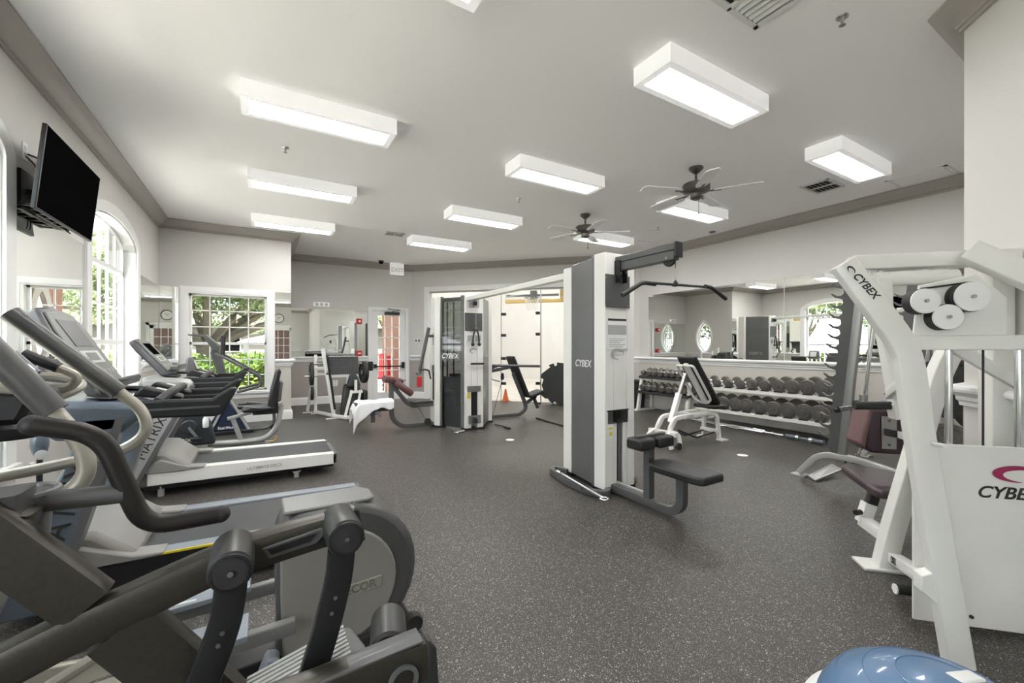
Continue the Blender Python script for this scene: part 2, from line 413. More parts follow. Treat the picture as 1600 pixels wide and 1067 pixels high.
g = G().prism([(LW-.3, -5.5, CEIL), (2.3, -5.5, CEIL), (2.3, -.5, CEIL), (3.4, .5, CEIL), (6.8, .5, CEIL), (6.8, 6.0, CEIL), (2.9, 9.8, CEIL), (.2, 9.8, CEIL), (.2, 8.1, CEIL), (LW-.3, 8.1, CEIL)], (0, 0, .12))
struct('ceiling', g, 'ceil')
RING = [V((LW, -5.3, 0)), V((2.1, -5.3, 0)), V((2.1, -.47, 0)), V((3.3, .73, 0)), V((6.55, .73, 0)), V((6.55, 6.03, 0)), V((2.97, 9.61, 0)), V((.41, 9.61, 0)), V((.41, 7.89, 0)), V((LW, 7.89, 0))]
def run(pts, prof, closed=False, flip=1):
    """mitred moulding along plan polyline (room on the left). prof: (inward, z)"""
    n = len(pts); g = G(); vs = []; m = len(prof)
    for i in range(n):
        if closed or 0 < i < n-1:
            a = (pts[i]-pts[i-1]).normalized(); b = (pts[(i+1) % n]-pts[i]).normalized()
        elif i == 0: a = b = (pts[1]-pts[0]).normalized()
        else: a = b = (pts[i]-pts[i-1]).normalized()
        na = V((-a.y, a.x, 0)); nb = V((-b.y, b.x, 0)); k = (na+nb); k = k/max(.2, (1+na.dot(nb)))
        for (o, z) in prof: vs.append(pts[i]+k*o*flip+V((0, 0, z)))
    fs = []
    for i in range(n if closed else n-1):
        j = (i+1) % n
        for q in range(m): fs.append((i*m+q, i*m+(q+1) % m, j*m+(q+1) % m, j*m+q))
    if not closed: fs += [tuple(range(m)), tuple(range((n-1)*m, n*m))[::-1]]
    return g.add(vs, fs)
crown = [(0, CEIL), (.132, CEIL), (.132, CEIL-.014), (.122, CEIL-.022), (.112, CEIL-.03), (.095, CEIL-.05), (.068, CEIL-.07), (.042, CEIL-.082), (.03, CEIL-.095), (.03, CEIL-.108), (.018, CEIL-.113), (.018, CEIL-.13), (0, CEIL-.13)]
struct('trim_1', run(RING, crown, True), 'crown')
railp = [(0, .875), (.018, .88), (.02, .9), (.03, .91), (.032, .93), (.05, .945), (.062, .955), (.066, .968), (.062, .982), (.05, .99), (0, .99)]
basep = [(0, 0), (.022, 0), (.022, .12), (.016, .14), (.008, .155), (0, .16)]
def P_(x, y): return V((x, y, 0))
def cpt(s): return CA0+CD*s
RUNS = {'rear': [P_(1.27, -5.3), P_(2.1, -5.3), P_(2.1, -.47), P_(3.3, .73), P_(6.55, .73), P_(6.55, 6.03), cpt(4.74)],
        'diagonal': [cpt(.33), P_(2.97, 9.61), P_(2.93, 9.61)],
        'back': [P_(1.99, 9.61), P_(.41, 9.61), P_(.41, 7.89), P_(.18, 7.89)],
        'left_corner': [P_(-1.07, 7.89), P_(LW, 7.89), P_(LW, 6.74)],
        'left_middle': [P_(LW, 4.92), P_(LW, 3.72)], 'left_near': [P_(LW, 1.9), P_(LW, .7)]}
k = 2
for nm, pts in RUNS.items():
    struct('trim_%d' % k, run(pts, railp), 'trim'); k += 1
BR = dict(RUNS); BR['back'] = RUNS['back'][:3]+[P_(.41, 7.89), P_(LW, 7.89), P_(LW, -5.3), P_(.13, -5.3)]
BR['back'] = [P_(1.99, 9.61), P_(.41, 9.61), P_(.41, 7.89), P_(LW, 7.89), P_(LW, -5.3), P_(.13, -5.3)]
for nm in ('rear', 'diagonal', 'back'): struct('baseboard_'+nm, run(BR[nm], basep), 'trim')
WP = [(0, .15), (.004, .15), (.004, .88), (0, .88)]
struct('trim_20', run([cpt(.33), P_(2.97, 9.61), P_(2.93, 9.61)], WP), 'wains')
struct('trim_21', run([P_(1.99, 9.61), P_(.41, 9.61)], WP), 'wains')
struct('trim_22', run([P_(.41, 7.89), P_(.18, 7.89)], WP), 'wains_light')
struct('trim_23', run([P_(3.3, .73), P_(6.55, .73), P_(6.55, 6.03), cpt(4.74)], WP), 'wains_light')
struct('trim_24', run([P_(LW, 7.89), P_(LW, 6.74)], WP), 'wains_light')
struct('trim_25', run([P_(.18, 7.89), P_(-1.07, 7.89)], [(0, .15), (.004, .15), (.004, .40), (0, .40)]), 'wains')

# ---- arched windows of the left wall
def arch_window(idx, c):
    w_ = sroot('window_%d' % idx, (LW, c, SILL)); xg = LW-.13
    # casing on the room face
    g = G(); cw = .12
    def outer(r_in, extra):
        pts = []
        for i in range(17):
            th = math.pi*i/16; pts.append(V((0, c-(AW+extra)*math.cos(th), ASP+(ARISE+extra*.95)*math.sin(th))))
        return [V((0, c-AW-extra, SILL-.06))]+pts+[V((0, c+AW+extra, SILL-.06))]
    a, b = outer(0, 0), outer(0, cw); n = len(a); vs = []
    for x in (LW, LW+.022):
        vs += [p+V((x, 0, 0)) for p in a]+[p+V((x, 0, 0)) for p in b]
    fs = []
    for i in range(n-1):
        fs += [(i, i+1, n+i+1, n+i), (2*n+i, 2*n+i+1, 3*n+i+1, 3*n+i), (i, i+1, 2*n+i+1, 2*n+i), (n+i, n+i+1, 3*n+i+1, 3*n+i)]
    g.add(vs, fs); build('casing', g, 'trim', w_)
    build('sill', G().box((LW-.15, c-AW-.12, SILL-.05), (LW+.05, c+AW+.12, SILL)), 'trim', w_, bev=.006)
    # white lining of the reveal
    g = G(); x0, x1 = LW+.002, LW-.15
    for i in range(n-1):
        p, q = a[i]*1, a[i+1]*1
        cc = V((0, c, 1.4)); f = lambda r_: V((0, cc.y+(r_.y-cc.y)*.992, cc.z+(r_.z-cc.z)*.992))
        p2, q2 = f(p), f(q)
        g.add([V((x0, p2.y, p2.z)), V((x0, q2.y, q2.z)), V((x1, q2.y, q2.z)), V((x1, p2.y, p2.z))], [(0, 1, 2, 3)])
    build('reveal_lining', g, 'trim', w_)
    # sash frame
    g = G(); fr = .045; g.beam([V((xg, p.y, p.z)) for p in a[1:-1]], .05, fr, (1, 0, 0))
    for y in (c-AW+.02, c+AW-.02): g.box((xg-.025, y-.025, SILL), (xg+.025, y+.025, ASP+.02))
    g.box((xg-.025, c-AW, SILL), (xg+.025, c+AW, SILL+.05)); g.box((xg-.03, c-AW, 1.22), (xg+.03, c+AW, 1.27)); g.box((xg-.025, c-AW, 2.02), (xg+.025, c+AW, 2.07))
    build('sash', g, 'trim', w_)
    N = 6; st = 2*AW/N; rows = [SILL+.05, .86, 1.245, 1.64, 2.045]
    for i in range(1, N):
        y = c-AW+st*i; top = ASP+ARISE*math.sqrt(max(0, 1-((y-c)/AW)**2))
        build('muntin', G().box((xg-.012, y-.009, SILL+.04), (xg+.012, y+.009, top)), 'trim', w_)
    for z in (.86, 1.64): build('muntin', G().box((xg-.012, c-AW, z-.009), (xg+.012, c+AW, z+.009)), 'trim', w_)
    for i in range(N):
        y0, y1 = c-AW+st*i, c-AW+st*(i+1)
        for j in range(4): build('pane', G().box((xg-.003, y0, rows[j]), (xg+.003, y1, rows[j+1])), 'glass', w_)
        h = lambda y: ASP+ARISE*math.sqrt(max(0, 1-((y-c)/AW)**2))
        ym = (y0+y1)/2
        build('pane', G().prism([V((xg-.003, y0, 2.045)), V((xg-.003, y1, 2.045)), V((xg-.003, y1, h(y1))), V((xg-.003, ym, h(ym))), V((xg-.003, y0, h(y0)))], (.006, 0, 0)), 'glass', w_)
for i, c in enumerate(AC): arch_window(i+1, c)
# ---- window at the end of the alcove
w_ = sroot('window_5', (-.45, 7.89, WZ0))
g = G(); yy = 7.89
for (a, b) in (((WX0-.11, WZ0), (WX0, WZ1)), ((WX1, WZ0), (WX1+.11, WZ1)), ((WX0-.11, WZ1), (WX1+.11, WZ1+.10))):
    g.box((a[0], yy-.022, a[1]), (b[0], yy, b[1]))
for (a, b) in (((WX0-.09, WZ0), (WX0-.03, WZ1+.02)), ((WX1+.03, WZ0), (WX1+.09, WZ1+.02)), ((WX0-.09, WZ1+.02), (WX1+.09, WZ1+.08))):
    g.box((a[0], yy-.032, a[1]), (b[0], yy-.022, b[1]))
build('casing', g, 'trim', w_)
build('sill', G().box((WX0-.12, yy-.06, WZ0-.045), (WX1+.12, yy+.15, WZ0)), 'trim', w_, bev=.006)
build('apron', G().box((WX0-.1, yy-.02, WZ0-.12), (WX1+.1, yy, WZ0-.045)), 'trim', w_, bev=.003)
yg = yy+.10; g = G(); e = .03
for a, b in (((WX0, WZ0), (WX0+e, WZ1)), ((WX1-e, WZ0), (WX1, WZ1)), ((WX0, WZ0), (WX1, WZ0+e)), ((WX0, WZ1-e), (WX1, WZ1)), ((WX0, 1.225), (WX1, 1.265))):
    g.box((a[0], yg-.022, a[1]), (b[0], yg+.022, b[1]))
build('sash', g, 'trim', w_)
xs = [WX0+(WX1-WX0)*i/4 for i in range(5)]; zs = [WZ0, .745, .985, 1.245, 1.5, 1.75, WZ1]
for x in xs[1:-1]: build('muntin', G().box((x-.008, yg-.01, WZ0), (x+.008, yg+.01, WZ1)), 'trim', w_)
for z in zs[1:-1]:
    if z != 1.245: build('muntin', G().box((WX0, yg-.01, z-.008), (WX1, yg+.01, z+.008)), 'trim', w_)
for i in range(4):
    for j in range(6): build('pane', G().box((xs[i], yg-.003, zs[j]), (xs[i+1], yg+.003, zs[j+1])), 'glass', w_)
# ---- pointed oval window
w_ = sroot('window_6', (.41, OC, OZ))
N = 24; pin = []; pout = []; 
R = (OH*OH+OW*OW)/(2*OW)
def vloop(k):
    pts = []; H2, W2 = OH*k, OW*k; R2 = (H2*H2+W2*W2)/(2*W2); cx = W2-R2; a0 = math.asin(H2/R2)
    for i in range(13): 
        th = -a0+2*a0*i/12; pts.append((cx+R2*math.cos(th), R2*math.sin(th)))
    for i in range(1, 12):
        th = a0-2*a0*i/12; pts.append((-(cx+R2*math.cos(th)), R2*math.sin(th)))
    return pts
def bandx(k0, k1, x0, x1):
    A, B = vloop(k0), vloop(k1); n = len(A); g = G(); vs = []
    for x in (x0, x1):
        for L in (A, B): vs += [V((x, OC+p[0], OZ+p[1])) for p in L]
    fs = []
    for i in range(n):
        j = (i+1) % n
        fs += [(i, j, n+j, n+i), (2*n+i, 2*n+j, 3*n+j, 3*n+i), (i, j, 2*n+j, 2*n+i), (n+i, n+j, 3*n+j, 3*n+i)]
    return g.add(vs, fs)
build('casing', bandx(.97, 1.12, .41, .432), 'trim', w_)
build('reveal_lining', bandx(.95, .985, .255, .412), 'trim', w_)
build('outside_casing', bandx(.98, 1.45, .20, .248), 'stucco', w_)
build('sash', bandx(.88, .97, .28, .32), 'trim', w_)
build('muntin', G().box((.29, OC-.01, OZ-OH*.95), (.31, OC+.01, OZ+OH*.95)), 'trim', w_)
build('muntin', G().box((.29, OC-OW*.93, OZ-.01), (.31, OC+OW*.93, OZ+.01)), 'trim', w_)
for sy in (-1, 1):
    for sz in (-1, 1):
        q = [(abs(p[0])*.95, abs(p[1])*.95) for p in vloop(1)[6:13]]
        poly = [V((.298, OC, OZ))]+[V((.298, OC+sy*a, OZ+sz*b)) for a, b in q]
        build('pane', G().prism(poly, (.005, 0, 0)), 'glass', w_)
# ---- exit door in the back wall
d_ = sroot('door_1', ((DX0+DX1)/2, 9.61, 0)); yy = 9.61
g = G()
for a, b in (((DX0-.09, 0), (DX0, DZ)), ((DX1, 0), (DX1+.07, DZ)), ((DX0-.09, DZ), (DX1+.07, DZ+.07))): g.box((a[0], yy-.022, a[1]), (b[0], yy+.0, b[1]))
build('casing', g, 'trim', d_)
y0, y1 = yy+.02, yy+.065; GX0, GX1, GZ0, GZ1 = 2.22, 2.70, .17, 1.89
g = G()
for a, b in (((DX0, 0), (GX0, DZ)), ((GX1, 0), (DX1, DZ)), ((GX0, 0), (GX1, GZ0)), ((GX0, GZ1), (GX1, DZ))): g.box((a[0], y0, a[1]), (b[0], y1, b[1]))
build('door_leaf', g, 'trim', d_)
nx, nz_ = 3, 7
for i in range(1, nx): x = GX0+(GX1-GX0)*i/nx; build('muntin', G().box((x-.01, y0, GZ0), (x+.01, y1, GZ1)), 'trim', d_)
for j in range(1, nz_): z = GZ0+(GZ1-GZ0)*j/nz_; build('muntin', G().box((GX0, y0+.005, z-.009), (GX1, y1-.005, z+.009)), 'trim', d_)
for i in range(nx):
    for j in range(nz_):
        build('pane', G().box((GX0+(GX1-GX0)*i/nx, yy+.04, GZ0+(GZ1-GZ0)*j/nz_), (GX0+(GX1-GX0)*(i+1)/nx, yy+.045, GZ0+(GZ1-GZ0)*(j+1)/nz_)), 'glass', d_)
b_ = build('push_bar', G().box((DX0+.04, yy-.045, .735), (DX1-.03, yy-.015, .765)).box((DX0+.03, yy-.05, .72), (DX0+.09, yy+.02, .80)).box((DX1-.09, yy-.05, .70), (DX1-.03, yy+.02, .84)), 'black_metal', d_, bev=.004)
build('door_closer', G().box((2.36, yy-.07, DZ-.09), (2.68, yy+.02, DZ-.03)).beam([(2.52, yy-.06, DZ-.02), (2.66, yy-.16, DZ+.01), (2.42, yy-.04, DZ+.04)], .02, .01, (0, 0, 1)), 'black_metal', d_)
# ---- French door behind the camera (seen in the mirrors)
d_ = sroot('door_2', (.7, -5.3, 0)); yy = -5.3
g = G()
for a, b in (((FDX0-.1, 0), (FDX0, 2.12)), ((FDX1, 0), (FDX1+.1, 2.12)), ((FDX0-.1, 2.02), (FDX1+.1, 2.12))): g.box((a[0], yy, a[1]), (b[0], yy+.025, b[1]))
build('casing', g, 'trim', d_)
g = G()
for a, b in (((FDX0, 0), (FDX0+.12, 2.02)), ((FDX1-.12, 0), (FDX1, 2.02)), ((FDX0, 0), (FDX1, .25)), ((FDX0, 1.9), (FDX1, 2.02))): g.box((a[0], yy-.06, a[1]), (b[0], yy-.02, b[1]))
build('door_leaf', g, 'trim', d_)
for i in range(1, 3): x = FDX0+.12+.66*i/3; build('muntin', G().box((x-.012, yy-.055, .25), (x+.012, yy-.025, 1.9)), 'trim', d_)
for j in range(1, 5): z = .25+1.65*j/5; build('muntin', G().box((FDX0+.12, yy-.055, z-.012), (FDX1-.12, yy-.025, z+.012)), 'trim', d_)
for i in range(3):
    for j in range(5): build('pane', G().box((FDX0+.12+.22*i, yy-.043, .25+.33*j), (FDX0+.34+.22*i, yy-.038, .58+.33*j)), 'glass', d_)
# ---- mirrors
def mirror(name, a, b, out, label, z0=.99, z1=2.08):
    a = V((*a, 0)); b = V((*b, 0)); o = V((*out, 0)).normalized()
    poly = [a+V((0, 0, z0)), b+V((0, 0, z0)), b+V((0, 0, z1)), a+V((0, 0, z1))]
    return tag(build(name, G().prism(poly, o*.006), 'mirror', org=(a+b)/2+V((0, 0, z0)), smooth=False), label, 'mirror')
mirror('wall_mirror', (LW, 3.73), (LW, 4.92), (1, 0), 'tall frameless wall mirror below the television between two arched windows', z1=2.06)
mirror('wall_mirror', (LW, 6.75), (LW, 7.886), (1, 0), 'narrow frameless mirror between the arched window and the alcove corner')
mirror('wall_mirror', (LW+.008, 7.89), (-1.07, 7.89), (0, -1), 'slim mirror strip left of the square alcove window')
mirror('wall_mirror', (.18, 7.89), (.41, 7.89), (0, -1), 'slim mirror strip right of the square alcove window above the rail')
mirror('wall_mirror', (.412, 9.61), (1.99, 9.61), (0, -1), 'wide wall mirror behind the leg press beside the glazed exit door', z1=1.97)
mirror('wall_mirror', (6.55, 3.285), (6.55, 5.79), (-1, 0), 'long wall mirror above the hexagonal dumbbell rack, left of the glass seam', z1=2.20)
mirror('wall_mirror', (6.55, .78), (6.55, 3.275), (-1, 0), 'long wall mirror behind the rack with toothed uprights', z1=2.20)
# ---- court behind the diagonal wall
def cp(s, t, z=0): return CA0+CD*s+CN*t+V((0, 0, z))
g = G()
def cwall(s0, t0, s1, t1, z0, z1): g.add([cp(s0, t0, z0), cp(s1, t1, z0), cp(s1, t1, z1), cp(s0, t0, z1)], [(0, 1, 2, 3)])
cwall(-.2, .16, -.2, 6.5, 0, 4.6); cwall(-.2, 6.5, 5.3, 6.5, 0, 4.6); cwall(5.3, 6.5, 5.3, .16, 0, 4.6); cwall(-.2, .16, 5.3, .16, 3.05, 4.6)
struct('wall_court', g, 'court')
struct('floor_court', G().add([cp(-.2, .0, -.003), cp(5.3, .0, -.003), cp(5.3, 6.5, -.003), cp(-.2, 6.5, -.003)], [(0, 1, 2, 3)]), 'wood')
struct('ceiling_court', G().add([cp(-.2, .1, 4.6), cp(5.3, .1, 4.6), cp(5.3, 6.5, 4.6), cp(-.2, 6.5, 4.6)], [(0, 1, 2, 3)]), 'ceil')
g = G()
for s0, s1, z0, z1 in ((CS0-.12, CS0, 0, CZ), (CS1, CS1+.12, 0, CZ), (CS0-.12, CS1+.12, CZ, CZ+.11)):
    g.prism([cp(s0, -.022, z0), cp(s1, -.022, z0), cp(s1, -.022, z1), cp(s0, -.022, z1)], CN*.022)
    g.prism([cp(s0+.02, -.034, z0), cp(s1-.02, -.034, z0), cp(s1-.02, -.034, z1-.02), cp(s0+.02, -.034, z1-.02)], CN*.03)
struct('trim_30', g, 'trim')
g = G().prism([cp(CS0, .05, CZ-.03), cp(CS1, .05, CZ-.03), cp(CS1, .05, CZ), cp(CS0, .05, CZ)], CN*.05)
struct('trim_31', g, 'silver')
gw = thing('glass_wall', 'frameless glass wall with black patch fittings closing off the white ball court', 'glass wall', cp(2.5, .07))
def s_of(u, t=.07):
    r = ray(u, 541); a = CA0+CN*t; # solve a + CD*s = k*r
    den = CD.x*r.y-CD.y*r.x; return (r.x*a.y-r.y*a.x)/den
js = [CS0+.02, s_of(732), s_of(783), s_of(845), s_of(905), CS1-.02]
for i in range(5):
    build('glass_panel', G().prism([cp(js[i]+.004, .07, .01), cp(js[i+1]-.004, .07, .01), cp(js[i+1]-.004, .07, CZ-.03), cp(js[i]+.004, .07, CZ-.03)], CN*.012), 'glasswall', gw, smooth=False)
def zat(u, v, t=.07):
    q = s_of(u, t); p = cp(q, t); return EYE+(HZ-v)/FP*(SA*p.x+CA*p.y)
for u, lst in ((783, (491, 524, 560, 599)), (845, (489, 522, 599))):
    for v in lst:
        s_ = js[2] if u == 783 else js[3]; z = zat(u, v); sg = 1 if u == 783 else -1
        build('patch_fitting', G().prism([cp(s_+sg*.01-.01, .05, z-.03), cp(s_+sg*.11, .05, z-.03), cp(s_+sg*.11, .05, z+.03), cp(s_+sg*.01-.01, .05, z+.03)], CN*.05), 'black_metal', gw)
build('edge_strip', G().prism([cp(js[3]-.012, .06, 0), cp(js[3]+.012, .06, 0), cp(js[3]+.012, .06, CZ-.03), cp(js[3]-.012, .06, CZ-.03)], CN*.03), 'steel', gw)
build('edge_strip', G().prism([cp(js[2]-.006, .06, 0), cp(js[2]+.006, .06, 0), cp(js[2]+.006, .06, CZ-.03), cp(js[2]-.006, .06, CZ-.03)], CN*.03), 'steel', gw)
for i, (s, t) in enumerate(((1.4, 1.6), (3.8, 1.6), (1.4, 4.4), (3.8, 4.4))):
    L = thing('court_light', ['near left', 'near right', 'far left', 'far right'][i]+' ceiling light inside the white ball court', 'ceiling light', cp(s, t, 4.6))
    build('fixture_body', G().prism([cp(s-.5, t-.2, 4.5), cp(s+.5, t-.2, 4.5), cp(s+.5, t+.2, 4.5), cp(s-.5, t+.2, 4.5)], (0, 0, .1)), 'housing_glow', L)
    build('diffuser', G().prism([cp(s-.47, t-.17, 4.48), cp(s+.47, t-.17, 4.48), cp(s+.47, t+.17, 4.48), cp(s-.47, t+.17, 4.48)], (0, 0, .019)), 'glow_court', L)
# basketball hoop in the court
def on_t(u, v, t):
    q = s_of(u, t); return cp(q, t, zat(u, v, t))
bh = thing('basketball_hoop', 'basketball hoop with yellow padded board edge and white net beyond the glass', 'basketball hoop', on_t(838, 465, 2.6))
T = 2.6; A, B = on_t(789, 474, T), on_t(882, 468, T)
za = A.z; A = V((A.x, A.y, za)); B = V((B.x, B.y, za))
build('board_padding', G().prism([A, B, B+V((0, 0, .10)), A+V((0, 0, .10))], CN*.09), 'pad_yellow', bh, bev=.02)
build('board_padding', G().prism([B-CD*.12, B, B+V((0, 0, .38)), B-CD*.12+V((0, 0, .38))], CN*.09), 'pad_yellow', bh, bev=.02)
build('backboard', G().prism([A+V((0, 0, .10)), B+V((0, 0, .10)), B+V((0, 0, 1.0)), A+V((0, 0, 1.0))], CN*.04), 'glasswall', bh)
build('support_bar', G().prism([A+V((0, 0, .17))+CD*.05, B+V((0, 0, .17))-CD*.15, B+V((0, 0, .23))-CD*.15, A+V((0, 0, .23))+CD*.05], -CN*.03), 'plgrey', bh)
mid = (A+B)/2
build('bracket', G().prism([mid+V((0, 0, .10))-CD*.09, mid+V((0, 0, .10))+CD*.09, mid+V((0, 0, .32))+CD*.09, mid+V((0, 0, .32))-CD*.09], -CN*.12), 'plgrey', bh)
rc = mid-CN*.32+V((0, 0, .10)); build('rim', G().tube([rc+V((.2*math.cos(a), .2*math.sin(a), 0)) for a in [i*math.pi/12 for i in range(24)]], .009, 8, closed=True), 'plgrey', bh)
g = G()
for i in range(14):
    a = i*2*math.pi/14
    for sgn in (1, -1):
        g.tube([rc+V((.2*(1-.4*k_/4)*math.cos(a+sgn*.45*k_/2), .2*(1-.4*k_/4)*math.sin(a+sgn*.45*k_/2), -.085*k_)) for k_ in range(5)], .004, 5)
build('net', g, 'paper', bh)
# ================================================================ CEILING ITEMS
def ceiling_light(x, y, label, L=.98, W=.205):
    t = thing('ceiling_light', label, 'ceiling light', (x+L/2, y+W/2, CEIL), 'long surface-mounted ceiling lights')
    a, b, e = (x-.05, y-.045), (x+L+.05, y+W+.045), .045
    g = G()
    g.box((a[0], a[1], 2.93), (b[0], a[1]+.012, CEIL)).box((a[0], b[1]-.012, 2.93), (b[0], b[1], CEIL))
    g.box((a[0], a[1]+.012, 2.93), (a[0]+.012, b[1]-.012, CEIL)).box((b[0]-.012, a[1]+.012, 2.93), (b[0], b[1]-.012, CEIL))
    g.box((a[0]+.012, a[1]+.012, 2.93), (b[0]-.012, y, 2.945)).box((a[0]+.012, y+W, 2.93), (b[0]-.012, b[1]-.012, 2.945))
    g.box((a[0]+.012, y, 2.93), (x, y+W, 2.945)).box((x+L, y, 2.93), (b[0]-.012, y+W, 2.945))
    build('glowing_housing', g, 'housing_glow', t, smooth=False)
    build('diffuser', G().box((x, y, 2.934), (x+L, y+W, 2.944)), 'glow', t, smooth=False)
rows = {0: 1.76, 1: 3.49, 2: 5.18, 3: 6.89}
cols = {0: -.085, 1: 2.18, 2: 4.42}
nm = {0: 'left row', 1: 'middle row', 2: 'right row'}
pos = {0: 'nearest the camera', 1: 'second from the camera', 2: 'third from the camera', 3: 'farthest from the camera'}
for c in cols:
    for r in rows:
        if c == 2 and r == 3: continue
        ceiling_light(cols[c], rows[r] if c or r else 1.74, 'white box ceiling light in the %s, %s' % (nm[c], pos[r]))
for j, y in enumerate((-3.35,)):
    ceiling_light(-.085, y, 'white box ceiling light in the passage behind the camera')
# fans
def fan(x, y, label, rot):
    t = thing('ceiling_fan', label, 'ceiling fan', (x, y, CEIL), 'short-rod ceiling fans')
    build('canopy', G().lathe([(.07, 0), (.072, -.012), (.06, -.03), (.035, -.05), (.022, -.062), (0, -.062)], (x, y, CEIL)), 'fanmetal', t)
    build('downrod', G().cyl((x, y, CEIL-.05), (x, y, CEIL-.17), .012), 'fanmetal', t)
    build('motor_housing', G().lathe([(.0, -.15), (.03, -.155), (.085, -.16), (.128, -.172), (.135, -.185), (.135, -.235), (.12, -.255), (.06, -.275), (.055, -.29), (.055, -.315), (.035, -.33), (0, -.33)], (x, y, CEIL), n=32), 'fanmetal', t)
    for k in range(5):
        a = rot+k*2*math.pi/5; d = V((math.cos(a), math.sin(a), 0)); s = V((-d.y, d.x, 0)); c = V((x, y, CEIL-.262))
        q = [c+d*.17-s*.045, c+d*.22-s*.062, c+d*.56-s*.07, c+d*.60-s*.04, c+d*.60+s*.04, c+d*.56+s*.07, c+d*.22+s*.062, c+d*.17+s*.045]
        q = [p+V((0, 0, .18*(p-c).dot(s))) for p in q]
        b = build('blade', G().prism(q, (0, 0, .008)), 'fanblade', t)
        build('blade_iron', G().prism([c+d*.10-s*.015, c+d*.24-s*.03, c+d*.24+s*.03, c+d*.10+s*.015], (0, 0, .006)), 'fanmetal', b)
    build('pull_chain', G().cyl((x+.045, y, CEIL-.31), (x+.045, y, CEIL-.46), .0022, 6).sph((x+.045, y, CEIL-.465), .009), 'black_metal', t)
fan(3.87, 2.80, 'pewter ceiling fan with pale blades nearer the camera, pull chain hanging', .25)
fan(3.90, 4.58, 'pewter ceiling fan with pale blades farther from the camera, above the near cable tower', .6)
# vents
t = thing('ceiling_vent', 'large square white louvred ceiling diffuser at the top edge of the photo', 'ceiling vent', (2.17, 1.1, CEIL))
cx, cy, hs = 2.185, 1.12, .27
g = G()
for a, b in (((-hs, -hs), (hs, -hs+.03)), ((-hs, hs-.03), (hs, hs)), ((-hs, -hs), (-hs+.03, hs)), ((hs-.03, -hs), (hs, hs)), ((-.012, -hs), (.012, hs)), ((-hs, -.012), (hs, .012))):
    g.box((cx+a[0], cy+a[1], CEIL-.02), (cx+b[0], cy+b[1], CEIL))
build('frame', g, 'vent', t, bev=.003)
build('backing', G().box((cx-hs+.02, cy-hs+.02, CEIL-.004), (cx+hs-.02, cy+hs-.02, CEIL-.001)), 'dark', t)
for qx in (0, 1):
    for qy in (0, 1):
        for i in range(5):
            p = .035+.042*i; x0, y0 = cx+(-hs+.03 if qx == 0 else .012), cy+(-hs+.03 if qy == 0 else .012)
            if (qx+qy) % 2: g = G().cbox((x0+.114, y0+p-.012, CEIL-.014), (.228, .026, .004), Matrix.Rotation(.6, 3, 'X'))
            else: g = G().cbox((x0+p-.012, y0+.114, CEIL-.014), (.026, .228, .004), Matrix.Rotation(.6, 3, 'Y'))
            build('louvre', g, 'vent', t)
def small_vent(x0, y0, x1, y1, label):
    t = thing('ceiling_vent', label, 'ceiling vent', ((x0+x1)/2, (y0+y1)/2, CEIL)); g = G(); e = .02; z0 = CEIL-.014
    g.box((x0, y0, z0), (x1, y0+e, CEIL)).box((x0, y1-e, z0), (x1, y1, CEIL)).box((x0, y0, z0), (x0+e, y1, CEIL)).box((x1-e, y0, z0), (x1, y1, CEIL)).box(((x0+x1)/2-.01, y0, z0), ((x0+x1)/2+.01, y1, CEIL))
    build('frame', g, 'vent', t); build('backing', G().box((x0+.01, y0+.01, CEIL-.003), (x1-.01, y1-.01, CEIL-.001)), 'dark', t)
    n = 6
    for h in (0, 1):
        xa = x0+e if h == 0 else (x0+x1)/2+.01; xb = (x0+x1)/2-.01 if h == 0 else x1-e
        for i in range(n):
            y = y0+e+(y1-y0-2*e)*(i+.5)/n; build('louvre', G().cbox(((xa+xb)/2, y, CEIL-.009), (xb-xa, .018, .003), Matrix.Rotation(.7, 3, 'X')), 'vent', t)
small_vent(5.36, 2.23, 5.77, 2.52, 'small white louvred ceiling vent beside the right-hand ceiling light')
small_vent(1.72, 6.86, 2.02, 7.06, 'small dark louvred ceiling vent left of the farthest middle light')
def hatch(x0, y0, x1, y1, label):
    t = thing('access_hatch', label, 'ceiling hatch', ((x0+x1)/2, (y0+y1)/2, CEIL))
    g = G(); e = .03
    g.box((x0, y0, CEIL-.008), (x1, y0+e, CEIL)).box((x0, y1-e, CEIL-.008), (x1, y1, CEIL)).box((x0, y0, CEIL-.008), (x0+e, y1, CEIL)).box((x1-e, y0, CEIL-.008), (x1, y1, CEIL))
    build('frame', g, 'ceil', t); build('panel', G().box((x0+e+.006, y0+e+.006, CEIL-.005), (x1-e-.006, y1-e-.006, CEIL)), 'ceil', t)
hatch(5.3, 4.65, 6.02, 5.25, 'flush ceiling access hatch beyond the fans near the right wall')
hatch(6.0, 1.45, 6.4, 1.95, 'flush ceiling access hatch at the right edge above the pier')
for i, (u, v, lb) in enumerate(((446, 230, 'between the first two left lights'), (1316, 26, 'beside the large square vent'), (811, 310, 'beside the middle row of lights'), (1028, 354, 'between the fans and the ceiling hatch'))):
    p = PZ(u, v, CEIL); t = thing('sprinkler', 'chrome pendent sprinkler head '+lb, 'sprinkler', p)
    build('escutcheon', G().lathe([(0, 0), (.032, 0), (.03, -.006), (.012, -.010), (0, -.010)], p), 'chrome', t)
    build('head', G().lathe([(.008, -.01), (.009, -.03), (.004, -.034), (.004, -.045), (.016, -.047), (.016, -.05), (0, -.05)], p), 'steel', t)
p = PZ(1113, 362, CEIL)
t = thing('smoke_detector', 'small dark round detector on the ceiling near the right-hand crown moulding', 'detector', p)
build('base', G().lathe([(0, 0), (.05, 0), (.048, -.012), (.03, -.02), (0, -.02)], p), 'plgrey', t)
p = V((2.21, 9.30, CEIL))
t = thing('dome_camera', 'small black dome camera on the ceiling above the back wall', 'security camera', p)
